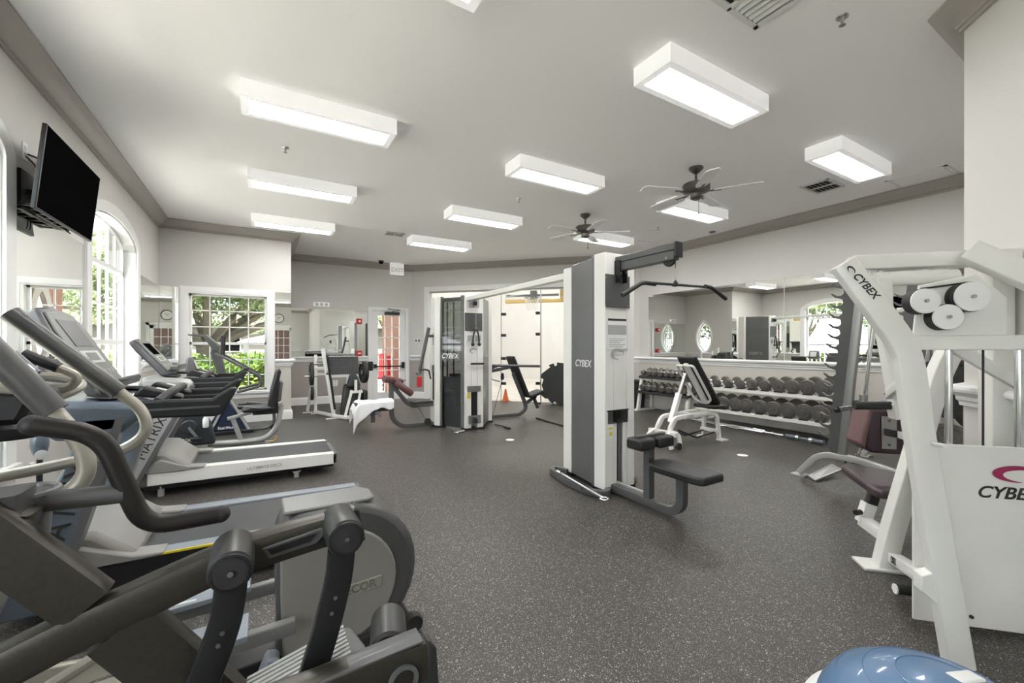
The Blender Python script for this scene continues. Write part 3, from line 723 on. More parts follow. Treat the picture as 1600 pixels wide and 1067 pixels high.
build('base', G().lathe([(0, 0), (.06, 0), (.058, -.02), (0, -.02)], p), 'plgrey', t)
build('dome', G().lathe([(.045, -.02), (.044, -.045), (.03, -.065), (0, -.072)], p), 'screen', t)
# exit sign
p = V((2.55, 9.3, CEIL))
t = thing('exit_sign', 'white lit exit sign hanging from the ceiling in front of the back wall', 'exit sign', p)
build('mount', G().cbox((2.55, 9.3, 3.035), (.14, .05, .03)), 'trim', t)
build('sign_box', G().cbox((2.55, 9.3, 2.90), (.30, .05, .26)), 'housing_glow', t, bev=.006)
text('lettering', 'EXIT', .13, (2.55, 9.273, 2.87), (1, 0, 0), (0, 0, 1), 'lcd', t, bold=.003)
# ================================================================ WALL ITEMS
t = thing('television', 'black flat television angled down on the left wall beside the arched window', 'television', (-1.1, 3.95, 2.25))
a, b, c_, d_ = V((-1.08, 3.50, 2.50)), V((-1.08, 4.44, 2.50)), V((-1.13, 4.44, 2.0)), V((-1.13, 3.50, 2.0))
n_ = (b-a).cross(d_-a).normalized(); n_ = n_ if n_.x > 0 else -n_
build('cabinet', G().prism([a, b, c_, d_], -n_*.022), 'black_metal', t, bev=.004)
i_ = lambda p, q, k: p+(q-p)*k
A, B, C, D = i_(a, c_, .012), i_(b, d_, .012), i_(c_, a, .02), i_(d_, b, .02)
build('screen', G().prism([A, B, C, D], n_*.001), 'screen', t)
build('wall_arm', G().box((-1.30, 3.85, 2.15), (-1.17, 3.91, 2.19)).box((-1.30, 3.78, 2.05), (-1.28, 3.98, 2.30)), 'black_metal', t)
t = thing('wall_shelf', 'narrow black open shelf bracket with cable hooks under the television', 'shelf', (-1.28, 3.98, 2.07))
g = G().box((-1.30, 3.735, 2.065), (-1.27, 4.42, 2.09)).box((-1.20, 3.735, 2.065), (-1.185, 4.42, 2.08))
for i in range(7): g.box((-1.28, 3.75+.108*i-.012, 2.066), (-1.185, 3.75+.108*i+.012, 2.076)) if i < 7 else None
build('shelf_frame', g, 'black_metal', t)
build('tinted_glass', G().box((-1.275, 3.76, 2.077), (-1.20, 4.38, 2.080)), 'smoke', t)
build('cable_hooks', G().tube([(-1.2, 4.19, 2.065), (-1.2, 4.19, 2.02), (-1.19, 4.2, 2.01)], .004).tube([(-1.2, 4.23, 2.065), (-1.2, 4.23, 2.02), (-1.19, 4.24, 2.01)], .004), 'black_metal', t)
def plate(name, p, right, w_, h_, label, kindp='outlet', cat='outlet'):
    r = V(right).normalized(); n = V((r.y, -r.x, 0)); p = V(p); t = thing(name, label, cat, p)
    up = V((0, 0, 1)); q = [p-r*w_/2-up*h_/2, p+r*w_/2-up*h_/2, p+r*w_/2+up*h_/2, p-r*w_/2+up*h_/2]
    build('plate', G().prism(q, n*.008), 'trim', t, bev=.002)
    for s in (-1, 1):
        c = p+up*s*h_*.2+n*.008; build('socket', G().prism([c-r*w_*.2-up*h_*.1, c+r*w_*.2-up*h_*.1, c+r*w_*.2+up*h_*.1, c-r*w_*.2+up*h_*.1], n*.002), 'lcd', t)
    return t
q = PX(37, 236, -1.30)
plate('wall_outlet', q, (0, 1, 0), .06, .11, 'white outlet plate high on the left wall behind the television')
tag(build('television_cable', G().tube(fillet([q+V((.01, .02, -.01)), q+V((.06, .05, -.02)), q+V((.09, .09, -.07)), q+V((.06, .12, -.10)), q+V((.10, .20, -.06))], .05), .006, 8).tube(fillet([q+V((.01, .0, -.03)), q+V((.05, .03, -.08)), q+V((.04, .10, -.18)), q+V((.05, .18, -.24))], .05), .005, 8), 'black', org=q), 'black cables looping from the outlet to the television', 'cable')
plate('wall_outlet', PX(24, 740, -1.30), (0, 1, 0), .05, .085, 'white outlet plate low on the left wall, nearer of two')
plate('wall_outlet', PX(48, 733, -1.30), (0, 1, 0), .05, .085, 'white outlet plate low on the left wall, farther of two')
plate('wall_outlet', (1.33, 9.605, .42), (1, 0, 0), .09, .12, 'white outlet plate low on the back wall behind the leg press')
# thermostat on right wall
p = PX(994, 540, 6.55)
t = thing('thermostat', 'small white thermostat on the wall right of the near cable tower', 'thermostat', p)
build('body', G().box((6.525, p.y-.05, p.z-.04), (6.549, p.y+.05, p.z+.04)), 'trim', t, bev=.004)
build('display', G().box((6.523, p.y-.02, p.z-.015), (6.5255, p.y+.02, p.z+.015)), 'screen', t)
# plate switch group on diagonal wall by the casing
p = cp(.17, 0, 1.33)
t = thing('wall_control', 'small framed white control panel on the wall left of the glass opening', 'wall control', p)
build('body', G().prism([p-CD*.08-V((0, 0, .05)), p+CD*.08-V((0, 0, .05)), p+CD*.08+V((0, 0, .05)), p-CD*.08+V((0, 0, .05))], -CN*.02), 'trim', t, bev=.003)
for s in (-.04, .035):
    c = p+CD*s-CN*.02; build('display', G().prism([c-CD*.02-V((0, 0, .025)), c+CD*.02-V((0, 0, .025)), c+CD*.02+V((0, 0, .025)), c-CD*.02+V((0, 0, .025))], -CN*.002), 'plgrey', t)
# emergency light on back wall
p = PY(502, 476, 9.61)
t = thing('emergency_light', 'white two-lamp emergency light on the back wall above the mirror', 'emergency light', p)
build('body', G().box((p.x-.15, 9.55, p.z-.04), (p.x+.15, 9.609, p.z+.045)), 'housing_glow', t, bev=.01)
for s in (-.09, .0, .09): build('lamp', G().lathe([(0, 0), (.03, 0), (.034, .02), (.026, .03), (0, .03)], (p.x+s, 9.55, p.z), (0, -1, 0)), 'lcd', t)
# fire alarm pieces left of the exit door
p = PY(561, 502, 9.59); t = thing('fire_alarm_strobe', 'red fire alarm strobe on the wall at the upper left of the exit door', 'fire alarm', p)
build('body', G().box((p.x-.055, 9.545, p.z-.06), (p.x+.055, 9.603, p.z+.06)), 'redhand', t, bev=.006)
build('lens', G().box((p.x-.02, 9.525, p.z-.02), (p.x+.025, 9.546, p.z+.02)), 'paper', t, bev=.006)
p = PY(561, 552, 9.59); t = thing('fire_alarm_pull', 'red fire alarm pull station beside the exit door above the rail', 'fire alarm', p)
build('body', G().box((p.x-.055, 9.545, p.z-.06), (p.x+.055, 9.603, p.z+.06)), 'redhand', t, bev=.006)
build('handle', G().box((p.x-.03, 9.53, p.z-.015), (p.x+.03, 9.546, p.z+.015)), 'paper', t, bev=.004)
# clock on rear wall
p = V((.62, -5.3, 2.42)); t = thing('wall_clock', 'round black-rimmed clock above the door behind the camera, seen only in mirrors', 'clock', p)
build('rim', G().lathe([(.175, 0), (.20, 0), (.20, .035), (.185, .045), (.175, .03), (.175, 0)], p, (0, 1, 0), 32), 'black_metal', t)
build('dial', G().lathe([(0, .012), (.172, .012), (.172, 0)], p, (0, 1, 0), 32), 'paper', t)
build('hands', G().cbox(p+V((.03, .018, .03)), (.012, .004, .12), Matrix.Rotation(.8, 3, 'Y')).cbox(p+V((-.03, .018, .02)), (.01, .004, .09), Matrix.Rotation(-1.0, 3, 'Y')), 'ink', t)
# two white floor caps
for (u, v, lb) in ((797, 687, 'round white floor disc in the open floor left of the near cable tower'), (1160, 711, 'round white floor disc in the open floor in front of the dumbbell rack')):
    p = PZ(u, v, 0); tag(build('floor_disc', G().lathe([(0, .004), (.045, .004), (.055, .001), (.056, 0)], p), 'trim', org=p), lb, 'floor disc')
# ================================================================ OUTSIDE
g = G().add([(-60, -40, -.12), (60, -40, -.12), (60, 90, -.12), (-60, 90, -.12)], [(0, 1, 2, 3)])
struct('ground', g, 'grass')
struct('path', G().box((-11.5, -10, -.115), (-1.5, 9, -.07)).box((-11.5, 9, -.115), (.2, 10.2, -.07)).box((.2, 9.8, -.11), (4.2, 17, -.06)), 'paving')  # wide patio added as a reflector, throws sun up onto the ceiling
def leaves(name, blobs, n, size, m, parent, seed):
    rd = random.Random(seed); vs = []; fs = []
    tot = sum(b[1]**2 for b in blobs)
    for (c, r, sc) in blobs:
        for _ in range(int(n*r*r/tot)):
            u = rd.uniform(-1, 1); th = rd.uniform(0, 2*math.pi); q = math.sqrt(1-u*u); rr = r*rd.uniform(.55, 1)**.5
            p = V((c[0]+rr*q*math.cos(th)*sc[0], c[1]+rr*q*math.sin(th)*sc[1], c[2]+rr*u*sc[2]))
            a = V((rd.gauss(0, 1), rd.gauss(0, 1), rd.gauss(0, 1))).normalized(); b = a.orthogonal().normalized(); s = size*rd.uniform(.6, 1.3)
            o = len(vs); vs += [p-a*s, p+b*s*.45, p+a*s, p-b*s*.45]; fs.append((o, o+1, o+2, o+3))
    g = G(); g.v = vs; g.f = fs
    ob = build(name, g, m, parent, smooth=False, kind='stuff'); return ob
def tree(name, label, base, trunk, limbs, blobs, n, size, seed, m='leaf'):
    t = thing(name, label, 'tree', base); g = G()
    def taper(path, r0, r1):
        path = fillet(path, .6, 4); k = len(path); vs = []; fs = []; m_ = 9
        for i, p in enumerate(path):
            tt = (path[min(i+1, k-1)]-path[max(i-1, 0)]).normalized(); a = tt.orthogonal().normalized(); b = tt.cross(a); r = r0+(r1-r0)*i/(k-1)
            for q in range(m_): th = 2*math.pi*q/m_; vs.append(p+(a*math.cos(th)+b*math.sin(th))*r*(1+.12*math.sin(3*th+i)))
        for i in range(k-1):
            for q in range(m_): fs.append((i*m_+q, i*m_+(q+1) % m_, (i+1)*m_+(q+1) % m_, (i+1)*m_+q))
        g.add(vs, fs)
    taper(trunk[0], trunk[1], trunk[2])
    for (pth, r0, r1) in limbs: taper(pth, r0, r1)
    build('trunk', g, 'bark', t); leaves('foliage', blobs, n, size, m, t, seed)
rd = random.Random(3)
# broad oak beyond the alcove window
bx, by = -1.55, 17.0
limbs = []; blobs = []
for k_ in range(11):
    a = 2*math.pi*k_/11+.2; L = rd.uniform(3.0, 4.8); z1 = rd.uniform(2.2, 3.6)
    e = V((bx+L*math.cos(a), by+L*math.sin(a)*.8, z1)); m1 = V((bx+L*.45*math.cos(a), by+L*.45*math.sin(a)*.8, 1.9+.5*(z1-2)))
    limbs.append(([V((bx, by, 1.15)), m1, e], .13, .04))
    blobs.append((e+V((0, 0, .5)), 1.5, (1.3, 1.2, .75))); blobs.append((m1+V((0, -.6, .95)), 1.2, (1.3, 1.2, .6)))
tree('oak_tree', 'broad oak with spreading limbs standing beyond the square alcove window', (bx, by, -.12), ([V((bx, by, -.12)), V((bx+.05, by, .6)), V((bx, by, 1.4))], .38, .30), limbs, blobs, 60000, .075, 11)
TR = [(-13.3, 7.0, 0, 'leafy tree behind the patio hedge, opposite the farther arched window'), (-6.6, 12.4, 1, 'leafy tree outside at the left of the broad oak'), (-13.2, 2.2, 2, 'leafy tree behind the patio hedge, opposite the nearer arched window'), (5.5, 21, 3, 'leafy tree outside beyond the building corner'), (-13.0, 12.0, 4, 'farthest leafy tree behind the patio hedge'), (-13.4, -2.6, 5, 'leafy tree behind the near end of the patio hedge')]
for (x, y, sd, lb) in TR:
    h = 3.4+.4*sd; lim = []; bl = []
    for k_ in range(5):
        a = 2*math.pi*k_/5+sd; e = V((x+1.5*math.cos(a), y+1.5*math.sin(a), h-.3+.3*(k_ % 3))); lim.append(([V((x, y, 1.5)), V((x+.5*math.cos(a), y+.5*math.sin(a), 2.3)), e], .10, .03)); bl.append((e, 1.5, (1.1, 1.2, 1.0)))
        bl.append((e+V((-.5*math.cos(a), -.5*math.sin(a), -1.2)), .8, (1.2, 1.2, .9)))
    bl.append((V((x, y, h+.7)), 1.5, (1, 1, .9)))
    tree('leafy_tree', lb, (x, y, -.12), ([V((x, y, -.12)), V((x+.1, y, 1)), V((x, y, 2.4))], .16, .10), lim, bl, 12000, .11, 20+sd)
def hedge(label, x0, y0, x1, y1, z, n, sd, m='leaf2', size=.05):
    t = thing('hedge', label, 'hedge', ((x0+x1)/2, (y0+y1)/2, -.12))
    build('core', G().box((x0+.12, y0+.12, -.12), (x1-.12, y1-.12, z-.16)), 'grass', t)
    rd2 = random.Random(sd); vs = []; fs = []
    for _ in range(n):
        p = V((rd2.uniform(x0, x1), rd2.uniform(y0, y1), rd2.uniform(0, z)))
        f = rd2.randrange(4)
        if f == 0: p.y = y0+rd2.uniform(0, .14)
        elif f == 1: p.x = x1-rd2.uniform(0, .14)
        elif f == 2: p.x = x0+rd2.uniform(0, .14)
        else: p.z = z-rd2.uniform(0, .16)+.10*math.sin(p.x*4+p.y*3)
        a = V((rd2.gauss(0, 1), rd2.gauss(0, 1), rd2.gauss(0, 1))).normalized(); b = a.orthogonal().normalized(); s = size*rd2.uniform(.6, 1.4)
        o = len(vs); vs += [p-a*s, p+b*s*.5, p+a*s, p-b*s*.5]; fs.append((o, o+1, o+2, o+3))
    g = G(); g.v = vs; g.f = fs; build('leaves', g, m, t, smooth=False, kind='stuff')
hedge('clipped bright green hedge just beyond the square alcove window', -2.4, 10.6, .1, 11.5, .80, 8000, 1)
hedge('second green hedge farther out behind the first one', -4.5, 13.0, .8, 13.9, .95, 7000, 2)
hedge('green hedge across the added patio outside the arched windows', -12.6, -1, -11.8, 9.2, .95, 9000, 3)
hedge('leafy green shrubs just outside the white picket railing', -4.1, -1.5, -3.5, 8.4, .95, 14000, 6)
hedge('row of pink flowering shrubs left of the oak trunk', -3.9, 14.6, -2.6, 15.2, 1.0, 2500, 4, 'pink', .04)
# white railing outside
t = thing('railing', 'white picket railing outside the arched windows', 'railing', (-2.6, 6.5, -.07))
build('rail', G().box((-2.63, 4.2, .98), (-2.57, 9.4, 1.03)).box((-2.63, 4.2, .10), (-2.57, 9.4, .14)), 'trim', t)
build('baluster', G().box((-2.612, 4.3, .14), (-2.588, 4.324, .98)), 'trim', t); b0 = [q for q in COL.objects if q.parent == t and q.name.startswith('baluster')][0]
for i in range(1, 42):
    c = b0.copy(); COL.objects.link(c); c.parent = t; c.location = (0, .122*i, 0); ORG[c.name] = ORG[b0.name]
# far building
def far_building(label, x0, y0, x1, y1, h, m, face):
    t = thing('house', label, 'building', ((x0+x1)/2, (y0+y1)/2, -.12))
    build('walls', G().box((x0, y0, -.12), (x1, y1, h)), m, t)
    cx_, cy_ = (x0+x1)/2, (y0+y1)/2
    build('roof', G().add([(x0-.6, y0-.6, h), (x1+.6, y0-.6, h), (x1+.6, y1+.6, h), (x0-.6, y1+.6, h), (x0+2, cy_, h+1.3), (x1-2, cy_, h+1.3)] if face == 'y' else [(x0-.6, y0-.6, h), (x1+.6, y0-.6, h), (x1+.6, y1+.6, h), (x0-.6, y1+.6, h), (cx_, y0+2, h+1.3), (cx_, y1-2, h+1.3)],
          [(0, 1, 5, 4), (1, 2, 5), (2, 3, 4, 5), (3, 0, 4), (0, 3, 2, 1)] if face == 'y' else [(0, 1, 4), (1, 2, 5, 4), (2, 3, 5), (3, 0, 4, 5), (0, 3, 2, 1)]), 'roof', t, smooth=False)
    n = 6
    for i in range(n):
        if face == 'y':
            x = x0+(x1-x0)*(i+.5)/n; f = build('window_frame', G().box((x-.5, y0-.05, .9), (x+.5, y0, 2.1)), 'trim', t)
            for a in (-.46, .02): build('pane', G().box((x+a, y0-.07, .95), (x+a+.44, y0-.05, 2.05)), 'screen', f)
        else:
            y = y0+(y1-y0)*(i+.5)/n; f = build('window_frame', G().box((x1, y-.5, .9), (x1+.05, y+.5, 2.1)), 'trim', t)
            for a in (-.46, .02): build('pane', G().box((x1+.05, y+a, .95), (x1+.07, y+a+.44, 2.05)), 'screen', f)
far_building('pale house with a shingle roof far behind the oak tree', -9, 27, 9, 33, 2.3, 'stucco', 'y')
#far_building('salmon house far outside the arched windows', -26, -4, -19, 16, 3.0, 'salmon', 'x')
# pavilion with pale canopy roof
t = thing('garden_pavilion', 'open pavilion with a low pale canopy roof on the lawn behind the hedges', 'pavilion', (.6, 21.5, -.12))
px_, py_ = .9, 21.5
build('canopy_roof', G().lathe([(0, 1.78), (.8, 1.70), (1.7, 1.48), (2.0, 1.32), (2.0, 1.27), (0, 1.27)], (px_, py_, 0), n=10), 'paving', t, smooth=False)
for k_ in range(4): build('post', G().box((px_-1.5+3.0*(k_ % 2)-.07, py_-1.2+2.4*(k_//2)-.07, -.12), (px_-1.5+3.0*(k_ % 2)+.07, py_-1.2+2.4*(k_//2)+.07, 1.3)), 'trim', t)
# beyond the exit door
struct('wall_outside_porch', G().box((2.95, 10.3, -.1), (3.2, 12.3, 2.9)).box((1.6, 12.4, 2.2), (3.2, 12.6, 3.0)), 'salmon')
t = thing('patio_chair', 'bright red outdoor chair standing outside the glazed exit door', 'chair', (2.95, 10.9, -.06))
rx, ry = 2.62, 10.9
build('seat', G().box((rx-.25, ry-.25, .38), (rx+.25, ry+.25, .44)), 'red', t, bev=.02)
for i in range(5): build('back_slat', G().box((rx-.25+.105*i, ry+.2, .44), (rx-.25+.105*i+.085, ry+.23, 1.02-.03*abs(i-2))), 'red', t, bev=.01)
for sx in (-.22, .22):
    for sy in (-.2, .2): build('leg', G().box((rx+sx-.03, ry+sy-.03, -.06), (rx+sx+.03, ry+sy+.03, .38)), 'red', t)
t = thing('iron_fence', 'thin dark iron fence outside the glazed exit door', 'fence', (2.4, 12.0, -.06))
build('rail', G().box((1.5, 11.99, .95), (3.2, 12.01, .98)).box((1.5, 11.99, .1), (3.2, 12.01, .13)), 'black_metal', t)
for i in range(15): build('bar', G().box((1.52+.115*i, 11.993, .1), (1.532+.115*i, 12.005, .98)), 'black_metal', t)

struct('wall_added_porch', G().box((-2.5, -8.2, -.1), (3.5, -8.0, 2.8)).box((-2.5, -8.0, 2.6), (3.5, -5.5, 2.7)), 'porch')  # made-up porch wall and roof, added to darken the view past the rear door
# ================================================================ CABLE TOWERS
X, Y, Z = V((1, 0, 0)), V((0, 1, 0)), V((0, 0, 1))
def quad(p, xd, yd, w_, h_): return [p-xd*w_/2-yd*h_/2, p+xd*w_/2-yd*h_/2, p+xd*w_/2+yd*h_/2, p-xd*w_/2+yd*h_/2]
def slab(name, p, xd, yd, w_, h_, th, m, parent, bev=0):
    n = V(xd).cross(V(yd)).normalized(); return build(name, G().prism(quad(V(p), V(xd).normalized(), V(yd).normalized(), w_, h_), n*th), m, parent, bev=bev)
def ylab(u, v, y): return PY(u, v, y)
T1 = thing('cable_tower', 'near white and charcoal cable tower with lat pulldown arm and padded seat', 'cable machine', (2.55, 2.9, 0))
TH = 1.965
g = G().box((2.385, 2.555, .03), (2.475, 2.69, TH)).box((2.63, 2.555, .03), (2.715, 2.69, TH)).box((2.475, 2.56, .665), (2.63, 2.69, TH)).box((2.475, 2.66, .03), (2.63, 2.69, .665)).box((2.475, 2.56, .03), (2.52, 2.66, .57)).box((2.59, 2.56, .03), (2.63, 2.66, .57))
build('front_column', g, 'white', T1, bev=.006)
build('rear_column', G().box((2.455, 3.08, .03), (2.70, 3.20, 1.93)), 'white', T1, bev=.008)
g = G().prism([(2.395, 2.69, .03), (2.455, 3.08, .03), (2.68, 3.08, .03), (2.69, 2.69, .03)], (0, 0, 1.92))
build('weight_cover', g, 'dgrey', T1, bev=.012)
build('cover_edge', G().box((2.390, 2.69, .03), (2.41, 2.73, 1.955)), 'plgrey', T1, bev=.004)
cn = V((-.39, .06, 0)).normalized(); cd = V((-.06, -.39, 0)).normalized()
pc = PP(911, 568, (2.425, 2.88, 1), cn)
text('lettering', 'CYBEX', .085, pc+cn*.004, cd, Z, 'paper', T1, bold=.0010, shear=.25)
# slot, window, placards on the front column
yf = 2.553
def fz(v, u=965): return PY(u, v, yf).z
def fx(u): return PY(u, 600, yf).x
build('selector_window', G().box((fx(950), yf-.002, fz(661)), (fx(981), 2.60, fz(642))), 'smoke', T1)
build('slot_frame', G().box((fx(949)-.002, yf-.004, fz(642)), (fx(982), yf+.01, fz(640))).box((2.52, yf+.03, .05), (2.59, yf+.05, .66)), 'black_metal', T1)
build('selector_rail', G().box((2.54, yf+.012, .06), (2.57, yf+.03, .60)), 'plgrey', T1)
build('placard', G().box((fx(945), yf-.008, fz(481)), (fx(983), yf-.002, fz(430))), 'grey', T1, bev=.002)
build('slot_shade', G().box((2.476, 2.64, .04), (2.629, 2.65, .66)), 'dark', T1)  # dark sheet in place of the shade inside the slot
for (a, b) in ((946.5, 433), (981, 433), (946.5, 478), (981, 478)): build('screw', G().cyl(PY(a, b, yf-.007), PY(a, b, yf-.007)-Y*.004, .005, 8), 'steel', T1)
lp = build('instruction_label', G().box((fx(949), yf-.004, fz(545)), (fx(979), yf-.0015, fz(497))), 'paper', T1)
build('print', G().box((fx(949.5), yf-.0055, fz(501.5)), (fx(978), yf-.004, fz(498))), 'ink', lp)
build('print', G().box((fx(949.5), yf-.0055, fz(523)), (fx(978), yf-.004, fz(508))), 'label', lp)
for i in range(5): build('print', G().box((fx(951), yf-.0055, fz(529+3*i+1)), (fx(976-4*(i % 3)), yf-.004, fz(529+3*i))), 'label', lp)
ringlogo('swoosh_emblem', (fx(964), yf-.004, fz(553)), X, Z, .075, .045, 'label', T1, -Y)
build('warning_sticker', G().box((fx(950), yf-.003, fz(685)), (fx(957.5), yf-.0005, fz(664))), 'paper', T1)
build('sticker_print', G().box((fx(951), yf-.004, fz(669)), (fx(957), yf-.003, fz(666))).box((fx(952), yf-.004, fz(679)), (fx(956), yf-.003, fz(673))), 'yellow', T1)
# lat arm
build('lat_arm', G().box((2.505, 1.99, 1.815), (2.565, 2.60, 1.885)).box((2.500, 1.985, 1.885), (2.570, 2.60, 1.935)), 'grey', T1, bev=.006)
build('arm_cap', G().box((2.497, 1.965, 1.83), (2.573, 1.985, 1.94)), 'black_metal', T1, bev=.004)
build('arm_bracket', G().box((2.49, 2.50, 1.72), (2.50, 2.56, 1.90)).box((2.57, 2.50, 1.72), (2.58, 2.56, 1.90)), 'black_metal', T1)
pu = build('pulley', G().lathe([(.0, -.012), (.05, -.012), (.055, -.006), (.045, 0), (.055, .006), (.05, .012), (0, .012)], (2.535, 2.05, 1.83), (1, 0, 0), 24), 'rubber', T1)
build('pulley_bolt', G().cyl((2.500, 2.05, 1.835), (2.496, 2.05, 1.835), .009), 'chrome', pu)
for yy in (2.47, 2.53): build('eye_hook', G().tube([(2.535, yy+.008*math.cos(a), 1.80+.011*math.sin(a)) for a in [i*math.pi/6 for i in range(12)]], .0028, 6, closed=True), 'steel', T1)
# base loops
def zp(u, v, z=.03): p = PZ(u, v, z); return V((p.x, p.y, z))
build('base_loop', G().beam(fillet([V((2.45, 3.12, .03)), V((2.42, 3.26, .03)), V((2.34, 3.24, .03)), V((2.265, 2.9, .03)), V((2.27, 2.57, .03)), V((2.34, 2.49, .03)), V((2.42, 2.56, .03))], .07), .055, .045, Z), 'grey', T1, bev=.004)
build('base_loop', G().beam(fillet([V((2.70, 2.62, .03)), V((2.83, 2.66, .03)), V((2.90, 2.75, .03)), V((2.88, 2.86, .03)), V((2.70, 2.92, .03))], .07), .05, .045, Z), 'grey', T1, bev=.004)
build('column_foot', G().box((2.38, 2.55, 0), (2.72, 2.70, .03)).box((2.45, 3.07, 0), (2.71, 3.21, .03)), 'black_metal', T1)
# seat assembly (runs toward the camera)
build('seat_frame', G().beam([(2.475, 2.56, .045), (2.475, 1.97, .045), (2.475, 1.90, .10), (2.475, 1.90, .30)], .055, .06, X, fil=.13).box((2.447, 2.16, .07), (2.503, 2.215, .50)), 'grey', T1, bev=.004)
build('track_rail', G().box((2.51, 2.20, .05), (2.535, 2.57, .085)), 'silver', T1)
def pad(name, a, b, m, parent, bev=.018): return build(name, G().box(a, b), m, parent, bev=bev)
g = G().prism([(2.40, 2.14, .315), (2.36, 2.08, .315), (2.355, 1.72, .315), (2.385, 1.665, .315), (2.59, 1.665, .315), (2.62, 1.72, .315), (2.60, 2.08, .315), (2.56, 2.14, .315)], (0, 0, .055))
build('seat', g, 'black', T1, bev=.014)
build('seat_plate', G().box((2.42, 1.75, .30), (2.54, 2.08, .316)), 'black_metal', T1)
pad('thigh_pad', (2.30, 2.10, .45), (2.455, 2.25, .535), 'black', T1, .02)
pad('thigh_pad', (2.50, 2.10, .45), (2.66, 2.25, .535), 'black', T1, .02)
build('pad_bar', G().box((2.33, 2.165, .535), (2.63, 2.195, .55)), 'grey', T1, bev=.003)
# lat bar hanging
c0 = PY(1059, 441, 2.03); bz = c0.z; bx_ = c0.x
t = thing('lat_pulldown_bar', 'long black lat pulldown bar hanging on a clip from the near tower arm', 'pulldown bar', (bx_, 2.03, bz))
xd = V((1, .12, 0)).normalized()
cpt_ = V((2.535, 2.0, bz))
cpt_ = PY(1059, 445, 2.0); cpt_.x = 2.535
bar_l = [PY(973, 461, 1.97), PY(1004, 441, 1.98), cpt_, PY(1112, 449, 2.02), PY(1134, 467, 2.03)]
build('bar', G().tube(bar_l, .010, 12, fil=.04), 'black_metal', t)
build('grip', G().tube(fillet([bar_l[0]-(bar_l[1]-bar_l[0])*.02, bar_l[1], bar_l[1]+xd*.14], .04), .015, 12), 'rubber', t)
build('grip', G().tube(fillet([bar_l[4], bar_l[3], bar_l[3]-xd*.10], .04), .015, 12), 'rubber', t)
build('swivel', G().lathe([(0, -.016), (.022, -.012), (.022, .004), (.012, .022), (.006, .03), (0, .03)], cpt_), 'black_metal', t)
build('clip', G().tube([cpt_+Z*.03, cpt_+V((-.012, 0, .06)), cpt_+V((-.006, 0, .098)), cpt_+V((.006, 0, .098)), cpt_+V((.012, 0, .06))], .003, 6, closed=True).tube([cpt_+Z*.098+V((0, .008*math.cos(a), .010+.010*math.sin(a))) for a in [i*math.pi/5 for i in range(10)]], .0025, 6, closed=True), 'steel', t)
build('cable', G().cyl(cpt_+Z*.115, (2.535, 2.0, 1.82), .0028, 6), 'rubber', t)
# straight bar lying against the base
a, b = zp(874, 738, .07), zp(944, 779, .07)
t = thing('cable_bar', 'short chromed straight cable bar lying over the near tower base', 'cable bar', (a+b)/2-Z*.05)
build('shaft', G().cyl(a, b, .011), 'chrome', t)
build('end_ring', G().tube([b+V((.03*math.cos(q), .03*math.sin(q), 0)) for q in [i*math.pi/7 for i in range(14)]], .007, 8, closed=True), 'chrome', t)
build('end_knob', G().cyl(a-Y*.02, a+Y*.025, .017), 'chrome', t)
build('swivel_loop', G().tube([(a*.45+b*.55)+V((.0, .01*math.cos(q), -.018+.012*math.sin(q))) for q in [i*math.pi/5 for i in range(10)]], .003, 6, closed=True), 'black_metal', t)
# overhead beam between the towers
ob_ = thing('overhead_beam', 'long white beam bridging the tops of the near and far cable towers', 'beam', (2.56, 4.3, 1.87))
build('beam', G().box((2.50, 3.19, 1.845), (2.58, 5.60, 1.905)), 'white', ob_, bev=.006)
# ---- far tower
T2 = thing('cable_tower', 'far white and charcoal multi-station cable tower in front of the glass wall', 'cable machine', (2.62, 5.75, 0))
TB = 1.93
g = G().box((2.485, 5.50, .03), (2.575, 5.63, TB)).box((2.67, 5.50, .03), (2.765, 5.63, TB)).box((2.575, 5.505, .62), (2.67, 5.63, TB)).box((2.575, 5.60, .03), (2.67, 5.63, .62))
build('front_column', g, 'white', T2, bev=.006)
build('left_column', G().prism([(2.20, 5.98, .03), (2.25, 5.90, .03), (2.33, 5.98, .03), (2.33, 6.16, .03), (2.20, 6.16, .03)], (0, 0, 1.9)), 'white', T2, bev=.004)
build('right_column', G().box((3.02, 5.90, .03), (3.12, 6.05, TB-.02)), 'white', T2, bev=.005)
g = G().prism([(2.475, 5.56, .03), (2.268, 5.93, .03), (2.31, 5.96, .03), (2.51, 5.60, .03)], (0, 0, 1.87))
build('left_cover', g, 'smoke', T2)
lcd_ = V((.207, -.37, 0)).normalized(); lcn = V((-.37, -.207, 0)).normalized()
build('cover_frame', G().prism([V((2.475, 5.55, .03)), V((2.45, 5.595, .03)), V((2.48, 5.615, .03)), V((2.50, 5.56, .03))], (0, 0, 1.9)).prism([V((2.285, 5.895, .03)), V((2.26, 5.94, .03)), V((2.30, 5.96, .03)), V((2.32, 5.92, .03))], (0, 0, 1.9)).prism([V((2.475, 5.56, 1.86)), V((2.268, 5.93, 1.86)), V((2.31, 5.96, 1.86)), V((2.51, 5.60, 1.86))], (0, 0, .05)), 'dgrey', T2)
g = G()
for i in range(16): g.prism([V((2.47, 5.78, .08+.045*i)), V((2.40, 5.90, .08+.045*i)), V((2.47, 5.94, .08+.045*i)), V((2.54, 5.82, .08+.045*i))], (0, 0, .038))
build('weight_stack', g, 'silver', T2)
build('lower_panel', G().prism([V((2.50, 5.61, .03)), V((2.30, 5.965, .03)), V((2.303, 5.967, .03)), V((2.503, 5.612, .03))], (0, 0, .72)), 'silver', T2)
build('guide_rod', G().cyl((2.43, 5.80, .1), (2.43, 5.80, 1.85), .012, 8), 'chrome', T2); build('guide_rod', G().cyl((2.37, 5.90, .1), (2.37, 5.90, 1.85), .012, 8), 'chrome', T2)
